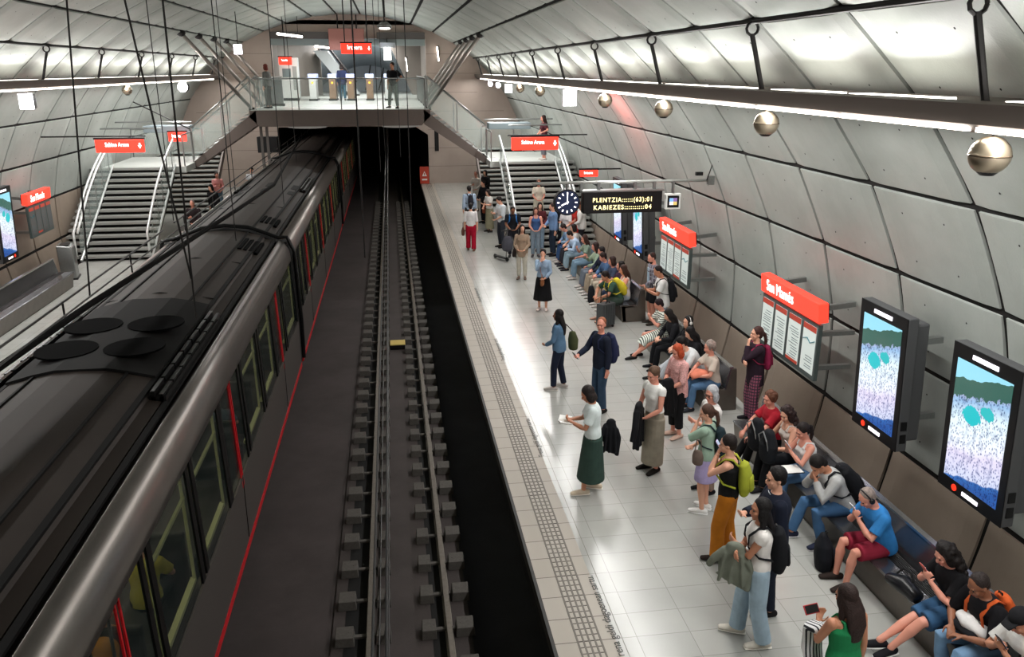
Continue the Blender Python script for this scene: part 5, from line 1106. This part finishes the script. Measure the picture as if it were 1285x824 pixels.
person(5.12, 26.05, 100, 'person in blue denim shirt and dark jeans under the station clock', 1.74, near=False, L='side', R='low', hair=('short', '#3a2a24'), top=('long', '#6f8cb4'), wide=1, bot=('trousers', '#27303f'), shoes='#201d1f', female=False)
p = person(5.60, 26.3, 130, 'woman in white top holding a teal folder beside the denim shirted person', 1.60, near=False, L='low', R='low', hair=('long', '#201816'), top=('short', '#e2dcdc'), bot=('trousers', '#c6ccb8'), shoes='#8a7a72')
e = held(p, 'folder', 'teal folder held by the woman in the white top', 'folder'); MB().box(-.14, .1, .28, .3, .85, 1.1).build('cover', cloth('#6fb0b8'), e); MB().box(-.13, .09, .301, .306, .86, 1.09).build('sheets', WHITE, e)
person(5.0, 28.25, 178, 'person in white top and cream shorts standing a few steps up the stairs', 1.55, near=False, z=.667, L='low', R='low', hair=('bob', '#5a3c2c'), skin='pink', top=('short', '#cfc9b8'), bot=('shorts', '#c8c4b0'), shoes='#b0a8a0')
person(6.0, 26.85, 100, 'woman in bright red dress half hidden behind the man in the white shirt', 1.62, near=False, L='low', R='face', hair=('bob', '#4a2a20'), skin='pink', top=('short', '#b8322a'), bot=('skirt', '#b0302a', .45, .05), shoes='#4a2a28')
person(6.05, 26.0, 75, 'man in loose white shirt standing below the departure display', 1.78, near=False, L='low', R='side', hair=('crop', '#3a2018'), skin='brown', top=('long', '#dedbd6'), wide=1.5, bot=('trousers', '#1f1f24'), shoes='#1a1a1a', female=False)
person(3.55, 35.4, 150, 'person in pale top and trousers at the far side stairs', 1.70, near=False, L='low', R='phone', hair=('crop', '#5a4238'), skin='pink', top=('long', '#c9c2ba'), bot=('trousers', '#b9b2a8'), shoes='#6a5c54')
person(3.98, 35.6, 140, 'person in black clothes beside the one in pale clothes at the far stairs', 1.72, near=False, L='low', R='low', hair=('bob', '#171212'), top=('long', '#1b1a1c'), bot=('trousers', '#1c1c20'), shoes='#151515')
person(3.55, 32.4, 120, 'person in black coat standing behind the woman in the olive skirt', 1.70, near=False, L='low', R='low', hair=('short', '#1a1514'), top=('coat', '#17171b'), hem=-.2, bot=('trousers', '#17171b'), shoes='#111111')
person(.18, 33.6, 150, 'person in black tee and grey trousers leaning on the bridge balustrade', 1.72, near=False, z=MZ+.02, L='rail', R='side', hair=('short', '#171212'), skin='tan', top=('short', '#101014'), bot=('trousers', '#6a7470'), shoes='#20201f', female=False, feet=((-.12, -.05, .085), (.1, .2, .085)))
person(-4.7, 34.6, 60, 'person with reddish hair in grey at the left end of the bridge', 1.66, near=False, z=MZ+.02, hair=('bob', '#6a2a20'), top=('long', '#6a6866'), bot=('trousers', '#3c3a3a'), shoes='#222222')
person(-2.25, 42.7, 5, 'person in dark blue coat passing between the ticket gates', 1.70, near=False, z=MZ+.02, hair=('bob', '#2a2220'), top=('coat', '#2c3350'), hem=-.18, bot=('trousers', '#3f6a80'), shoes='#222222')
person(5.85, 31.9, 100, 'woman with long brown hair and maroon top on the right stair landing', 1.68, near=False, z=2.5, L='rail', R='low', hair=('long', '#2c1a16'), skin='pink', top=('short', '#4a2028'), bot=('capri', '#6a6a70'), shoes='#c8c0ba')
# left platform
person(-7.4, 36.6, 200, 'person in pink shirt on the left platform beyond the stairs', 1.70, near=False, L='low', R='phone', hair=('short', '#2a1e1a'), skin='pink', top=('long', '#d8908c'), bot=('trousers', '#5c7486'), shoes='#222222')
person(-6.75, 32.6, 150, 'person in black hunched just above the train roof on the left platform', 1.72, near=False, lean=12, hair=('bob', '#100e0e'), top=('coat', '#131214'), bot=('trousers', '#15151a'), shoes='#111111')
person(-6.66, 28.7, 170, 'person in grey cap at the foot of the left stairs behind the train', 1.70, near=False, L='low', R='phone', hair=('crop', '#7a6e68'), skin='pink', top=('long', '#2a2224'), bot=('trousers', '#22222a'), shoes='#111111', female=False)
person(-6.2, 38.2, 180, 'dark haired person on the far left platform, only the head above the train', 1.70, near=False, hair=('short', '#131011'), top=('short', '#c4c4c8'), bot=('trousers', '#222228'), shoes='#111111', female=False)
# plaid shirt man, white tee man, green tank woman
person(6.03, 18.25, 95, 'bearded man in open plaid shirt and black shorts standing at the bench end', 1.76, near=False, L='low', R='side', hair=('crop', '#2a1d18'), skin='pink', topm=plaid('plaid_grey', '#5a5560', '#8f8f98', .09), top=('long', ''), hem=-.12, wide=1, bot=('shorts', '#17171b'), shoes='#3a3430', female=False, head=(20, 0),
       extra=lambda e, T, HP, arms, legs, hr, P: (MB().loft([T(.0, .14), T(.44, .125)], [(.05, .012), (.06, .012)], (1, 0, 0), 10).build('undershirt', cloth('#9fb4c6'), e), MB().ball(HP((0, .045, -.09)), (.05, .045, .04), 10, 8, hr).build('beard', hairm('#2a1d18'), e, smooth=True)))
p = person(5.84, 16.95, 80, 'man in white tee looking at his phone under the farther map board', 1.76, near=False, L='phone', R='phone', hair=('crop', '#1a1514'), skin='tan', top=('short', '#dcdcda'), hem=-.12, wide=1, bot=('trousers', '#8a99a8'), shoes='#cccccc', female=False, head=(26, 0), lean=8)
backpack(p, '#15161a', 'black backpack on the man in the white tee', .15, .42, .09)
p = person(3.75, 5.55, 10, 'long haired woman in green vest holding up a red phone', 1.62, L='phone', R='side', hair=('long', '#2a1d1a'), skin='tan', top=('tank', '#1f7a4a'), bot=('trousers', '#23262e'), shoes='#222222', head=(12, 15))
e = held(p, 'phone', 'red cased phone held up by the woman in the green vest', 'phone'); o = MB().box(-.08, .08, -.006, .006, -.045, .045).build('case', M('phone_red', '#a01c26', .4), e, bevel=.004); o.location = (-.075, .405, 1.215); o.rotation_euler = (-.7, 0, 0)
o = MB().box(-.07, .07, -.0075, -.006, -.036, .036).build('screen', BLACK, e); o.location = (-.075, .405, 1.215); o.rotation_euler = (-.7, 0, 0)
e = held(p, 'striped_cloth', 'black and white striped cloth over the arm of the woman in the green vest', 'cloth'); MB().loft([(-.13, .18, 1.16), (-.12, .3, 1.12), (-.13, .28, .9), (-.12, .22, .75)], [(.09, .05), (.11, .06), (.12, .05), (.10, .03)], (1, 0, 0), 14, True, True).build('cloth', stripes('cloth_stripe', '#dedede', '#20222a', .035, 0), e, remesh=.014)

# seated people on the nearest bench ---------------------------------------------
SX = 5.56
def sit(y, label, dx=0, face=90, **k):
    k.setdefault('pose', 'sit'); k.setdefault('lean', 8); return person(SX+dx, y, face, label, **k)
sit(10.72, 'seated woman in red tee and black trousers, far end of the nearest bench', h=1.64, L='knee', R='knee', hair=('curly', '#5a3828'), skin='pink', top=('short', '#a5202e'), bot=('trousers', '#141416'), shoes='#17151a', head=(8, 10), feet=((-.1, .52, .085), (.08, .62, .085)), lean=10)
sit(10.15, 'seated woman with long dark curly hair behind the one with the ponytail', h=1.66, L='lap', R='lap', hair=('longcurly', '#2a1c1a'), top=('tank', '#d0c6be'), bot=('trousers', '#17181c'), shoes='#141416', head=(18, 20), lean=10)
p = sit(9.62, 'seated woman in white vest with dark ponytail holding a phone and papers', h=1.62, L='sphone', R='sphone', hair=('pony', '#1e1615'), skin='pink', top=('tank', '#dcdad8'), bot=('trousers', '#56789e'), shoes='#222222', head=(20, 10), lean=12)
phone(p, 'phone in the hands of the seated woman in the white vest', '#d8d8dc', 'R')
e = held(p, 'paper_sheet', 'white paper sheet on the lap of the seated woman with the ponytail', 'paper'); MB().box(-.32, -.08, .25, .5, .70, .705).build('sheet', WHITE, e); MB().box(-.33, -.07, .24, .51, .692, .70).build('clipboard', BLACK, e)
for yy, l in ((10.35, 'black backpack on a lap, the one closer to the woman in red tee'), (9.95, 'black backpack on a lap, the one closer to the ponytailed woman')):
    e = empty('backpack', (5.10, yy, .80), PI/2, l, 'backpack'); MB().loft([(0, 0, -.18), (0, 0, 0), (0, 0, .16)], [(.16, .11), (.17, .12), (.11, .07)], (1, 0, 0), 14, True, True).build('pack', cloth('#1a1c20'), e, remesh=.014); MB().tube([(-.12, .05, -.1), (-.13, .1, .1), (0, .1, .2), (.13, .1, .1), (.12, .05, -.1)], .01).build('zip', STEEL, e)
p = sit(8.72, 'seated young man in light grey sweater and blue jeans bent over his phone', h=1.80, L='sphone', R='sphone', hair=('short', '#16110f'), skin='tan', top=('long', '#a9a9a8'), wide=.6, bot=('trousers', '#3f6186'), shoes='#23283c', sole='#c8c4c8', head=(38, 0), lean=30, female=False, feet=((-.16, .30, .085), (.13, .55, .085)))
backpack(p, '#15161a', 'black backpack on the back of the man in the grey sweater', .17, .44, .11)
phone(p, 'phone in the hands of the man in the grey sweater', '#d8d8dc', 'L')
p = sit(7.78, 'seated man in blue polo shirt and crimson shorts wearing headphones', h=1.72, dx=-.02, L='sphone', R='sphone', hair=('crop', '#8a7d76'), skin='pink', top=('short', '#2f76b4'), wide=1.8, bot=('shorts', '#8c2438'), shoes='#2a211e', head=(30, 0), lean=20, female=False, extra=headphones)
phone(p, 'white phone in the hands of the man in the blue polo shirt', '#e4e4e8', 'L')
e = empty('backpack', (5.03, 8.12, 0), 1.3, 'black backpack standing on the floor before the man in the blue polo shirt', 'backpack')
MB().loft([(0, 0, .05), (0, 0, .18), (0, .02, .34), (0, .03, .44)], [(.15, .10), (.17, .12), (.14, .10), (.07, .05)], (1, 0, 0), 16, True, True).build('pack', cloth('#15171d'), e, remesh=.013); MB().loft([(0, -.10, .08), (0, -.10, .24)], [(.11, .04), (.10, .035)], (1, 0, 0), 12, True, True).build('pocket', cloth('#1c1f28'), e, smooth=True); MB().tube([(-.03, .02, .46), (-.02, .0, .51), (.02, .0, .51), (.03, .02, .46)], .009).build('loop', BLACK, e)
p = sit(6.55, 'seated woman with big dark curly hair, black tee, denim shorts and crossed legs', h=1.72, dx=.04, L='sphone', R='sphone', hair=('longcurly', '#171211'), skin='pink', top=('short', '#131215'), bot=('shorts', '#37597c'), shoes='#15151a', sole='#ecebe8', head=(22, 0), lean=16, feet=((-.02, .66, .10), (.06, .78, .12)))
phone(p, 'phone held by the woman with big dark curly hair', '#c05040', 'L')
e = empty('handbag', (5.30, 6.98, .52), .3, 'black leather handbag on the bench beside the curly haired woman', 'handbag'); MB().loft([(0, -.16, -.04), (0, .0, 0), (0, .16, -.02)], [(.09, .07), (.11, .1), (.08, .06)], (1, 0, 0), 12, True, True).build('bag', M('black_leather', '#121216', .3), e, smooth=True); MB().tube([(0, -.1, .08), (.03, -.05, .16), (.03, .05, .16), (0, .1, .08)], .012).build('handle', BLACK, e)
p = sit(6.02, 'seated man with cropped dark hair in black tee and washed jeans with orange backpack', h=1.76, dx=.05, L='lap', R='lap', hair=('crop', '#2a2220'), skin='brown', top=('elbow', '#131216'), bot=('trousers', '#6f8fae'), shoes='#2a2a30', head=(24, 0), lean=18, female=False, feet=((-.16, .50, .085), (.12, .34, .085)))
backpack(p, '#c8592a', 'orange backpack on the seated man in the black tee', .13, .36, .07)
e = held(p, 'folded_shirt', 'crumpled white and black cloth on the lap of the man with the orange backpack', 'cloth'); MB().loft([(-.14, .18, .70), (0, .24, .73), (.14, .2, .70)], [(.06, .10), (.07, .12), (.05, .09)], (0, 0, 1), 12, True, True).build('cloth', cloth('#d4d2d0'), e, remesh=.014); MB().loft([(-.1, .3, .66), (.1, .3, .64)], [(.05, .06), (.05, .06)], (0, 0, 1), 10, True, True).build('dark_fold', cloth('#16161a'), e, smooth=True)
p = sit(5.48, 'seated young man in black cap and printed white tee looking at his phone', h=1.74, dx=.02, L='sphone', R='sphone', hair=('crop', '#17120f'), skin='tan', top=('short', '#d6d6d2'), wide=1.2, bot=('trousers', '#1a2030'), shoes='#c8c8c8', head=(28, 0), lean=14, female=False, extra=cap)
phone(p, 'phone held by the young man in the black cap', '#101014', 'R')
for t_, w_ in ((.36, .085), (.29, .10)): MB().cbox(p[1](t_, .140), (w_*2, .03, .045)).build('shirt_print', BLACK, p[0])
sit(5.05, 'seated person in red jacket at the bottom right corner', h=1.66, dx=-.10, L='lap', R='lap', hair=('short', '#1a1311'), skin='tan', top=('long', '#a0222a'), bot=('trousers', '#22252e'), shoes='#222222', lean=14)
# middle bench -------------------------------------------------------------------
sit(15.95, 'seated woman in black and white striped dress with outstretched legs', h=1.66, near=False, L='sphone', R='sphone', hair=('short', '#22161a'), skin='pink', topm=stripes('dress_stripe', '#dfe3da', '#2d3a34', .042), top=('short', ''), botm=stripes('skirt_stripe', '#dfe3da', '#2d3a34', .042, 1), bot=('skirt', '', .62, .05), shoes='#1c1a1c', head=(24, 0), lean=10, feet=((-.1, .70, .085), (.08, .52, .085)))
sit(15.2, 'seated dark haired woman in black beside the one in the striped dress', h=1.66, near=False, L='lap', R='lap', hair=('long', '#1a1413'), top=('long', '#1a1a1e'), bot=('trousers', '#15161a'), shoes='#15151a', head=(22, 0), lean=14)
sit(14.55, 'seated woman in black wearing white headphones', h=1.70, near=False, dx=.06, L='lap', R='lap', hair=('long', '#171211'), top=('long', '#17171b'), bot=('trousers', '#b4b8be'), shoes='#222222', head=(0, 20), extra=hp_white, feet=((-.1, .60, .085), (.08, .72, .085)))
sit(14.0, 'seated woman with long black hair in black jacket over white, looking down', h=1.66, near=False, L='lap', R='lap', hair=('long', '#120f10'), top=('long', '#18181c'), bot=('trousers', '#b8bab8'), shoes='#222222', head=(24, 0), lean=12)
sit(13.62, 'seated man in pale shirt bent far forward behind the red haired woman', h=1.78, near=False, dx=-.05, L='knee', R='knee', hair=('short', '#14100f'), top=('long', '#c6c9ca'), wide=1, bot=('trousers', '#252c3c'), shoes='#1e2030', lean=38, head=(10, 0), female=False)
p = sit(13.1, 'seated woman with curly grey blond hair and salmon bag on the middle bench', h=1.66, near=False, dx=-.02, L='lap', R='knee', hair=('curly', '#8d8078'), skin='pink', top=('short', '#c2b5a8'), bot=('trousers', '#4c6b8c'), shoes='#23252a', lean=10)
e = held(p, 'orange_bag', 'salmon coloured bag on the lap of the woman with curly grey blond hair', 'bag'); MB().loft([(0, .16, .70), (0, .3, .72), (0, .4, .66)], [(.14, .05), (.16, .06), (.12, .05)], (1, 0, 0), 12, True, True).build('bag', cloth('#d07a62'), e, smooth=True)
# far bench ----------------------------------------------------------------------
far_s = [(25.1, 'seated man in blue jeans at the far end of the farthest bench', 'short', '#241a17', 'long', '#7f9ab8', '#2f4a72', dict(lean=26, head=(24, 0), female=False)),
         (24.0, 'seated person in pale blue shirt hunched over, third from the far end', 'short', '#1c1614', 'long', '#a9bfd8', '#8fa6b4', dict(lean=30, head=(20, 0), female=False)),
         (24.6, 'seated dark haired woman partly hidden behind the pale blue shirt', 'bob', '#1a1413', 'short', '#c8c4c0', '#2c2c34', {}),
         (22.9, 'seated woman with long brown hair in sage green top', 'long', '#3a241c', 'short', '#7f9080', '#7690a4', dict(lean=12, head=(8, 10))),
         (21.75, 'seated woman in pale green shirt and jeans beside the sage green top', 'long', '#2c1c18', 'long', '#93a58f', '#6c7480', dict(lean=8)),
         (21.15, 'seated man in navy jacket with folded arms and khaki trousers', 'short', '#1c1413', 'long', '#22283a', '#a39482', dict(female=False, lean=6)),
         (20.55, 'seated man in steel blue shirt and beige trousers', 'short', '#2a1e1a', 'long', '#49658a', '#c4b8a6', dict(female=False, lean=14, head=(20, 0))),
         (19.95, 'seated woman in dark patterned top beside the steel blue shirt', 'bob', '#33221e', 'short', '#3a4256', '#c0ab98', dict(lean=8)),
         (19.35, 'seated dark haired woman in plum top turned towards her neighbour', 'bob', '#15100f', 'short', '#3c2438', '#2a3448', dict(lean=4, head=(0, -15))),
         (18.98, 'seated woman with long hair in white top near the plaid shirted man', 'long', '#3a251e', 'tank', '#d8d0ca', '#b8c2cc', dict(lean=4, head=(16, 0)))]
for y, l, hs, hc_, ts, tc_, bc, kw in far_s:
    sit(y, l, h=1.68, near=False, L='lap', R='sphone' if y in (22.9, 21.75, 18.98) else 'lap', hair=(hs, hc_), skin='pink' if int(y*10) % 2 else 'fair', top=(ts, tc_), bot=('trousers', bc), shoes='#b8b2ae' if int(y*10) % 3 else '#26242a', **kw)
p = sit(18.75, 'seated man in dark green shirt with yellow backpack leaning forward', h=1.74, near=False, dx=-.25, face=100, L='knee', R='knee', hair=('short', '#1c1412'), skin='tan', top=('short', '#2f4a3c'), bot=('shorts', '#3c4c44'), shoes='#b08a7a', lean=32, head=(12, 0), female=False)
backpack(p, '#d6c838', 'bright yellow backpack on the man in the dark green shirt', .15, .38, .10)
e = empty('wheeled_suitcase', (4.86, 18.15, 0), .5, 'upright grey ribbed suitcase standing before the man with the yellow backpack', 'suitcase')
sh = MB(); sh.box(-.20, .20, -.12, .12, .06, .60)
for k in range(5): sh.box(-.17+.075*k, -.14+.075*k, -.132, .132, .09, .57)
sh.build('shell', M('suitcase_grey', '#45494b', .35, .2), e, bevel=.015)
MB().tube([(-.10, .08, .58), (-.10, .08, .95), (.10, .08, .95), (.10, .08, .58)], .011).build('handle', BLACK, e)
MB().tube([(-.06, -.05, .60), (-.05, -.05, .64), (.05, -.05, .64), (.06, -.05, .60)], .012).build('top_grip', BLACK, e)
for a in (-1, 1):
    for c in (-1, 1): MB().ball((a*.15, c*.09, .035), .035, 10, 8).build('wheel', BLACK, e)
e = empty('backpack', (5.05, 20.35, 0), 1.2, 'black bag standing on the floor at the feet of the far bench sitters', 'backpack'); MB().loft([(0, 0, .05), (0, 0, .2), (0, .02, .38)], [(.15, .10), (.16, .11), (.10, .07)], (1, 0, 0), 14, True, True).build('pack', cloth('#1c1d22'), e, smooth=True); MB().tube([(-.03, 0, .42), (0, 0, .5), (.03, 0, .42)], .009).build('loop', BLACK, e)
# travellers inside the train
for y, c, l in ((7.0, '#c88a3a', 'traveller in orange top seen through the train window nearest the bottom edge'), (8.2, '#b8b04a', 'traveller in yellow green top seen through the next train window'), (12.3, '#4a5a6a', 'traveller in dark top sitting in the train farther back')):
    person(TC+.80, y, 0, l, h=1.68, pose='sit', z=-.22, near=False, L='lap', R='lap', hair=('short', '#2a1c18'), top=('short', c), bot=('trousers', '#23262e'), shoes='#222222', lean=4)
bpy.context.view_layer.update()
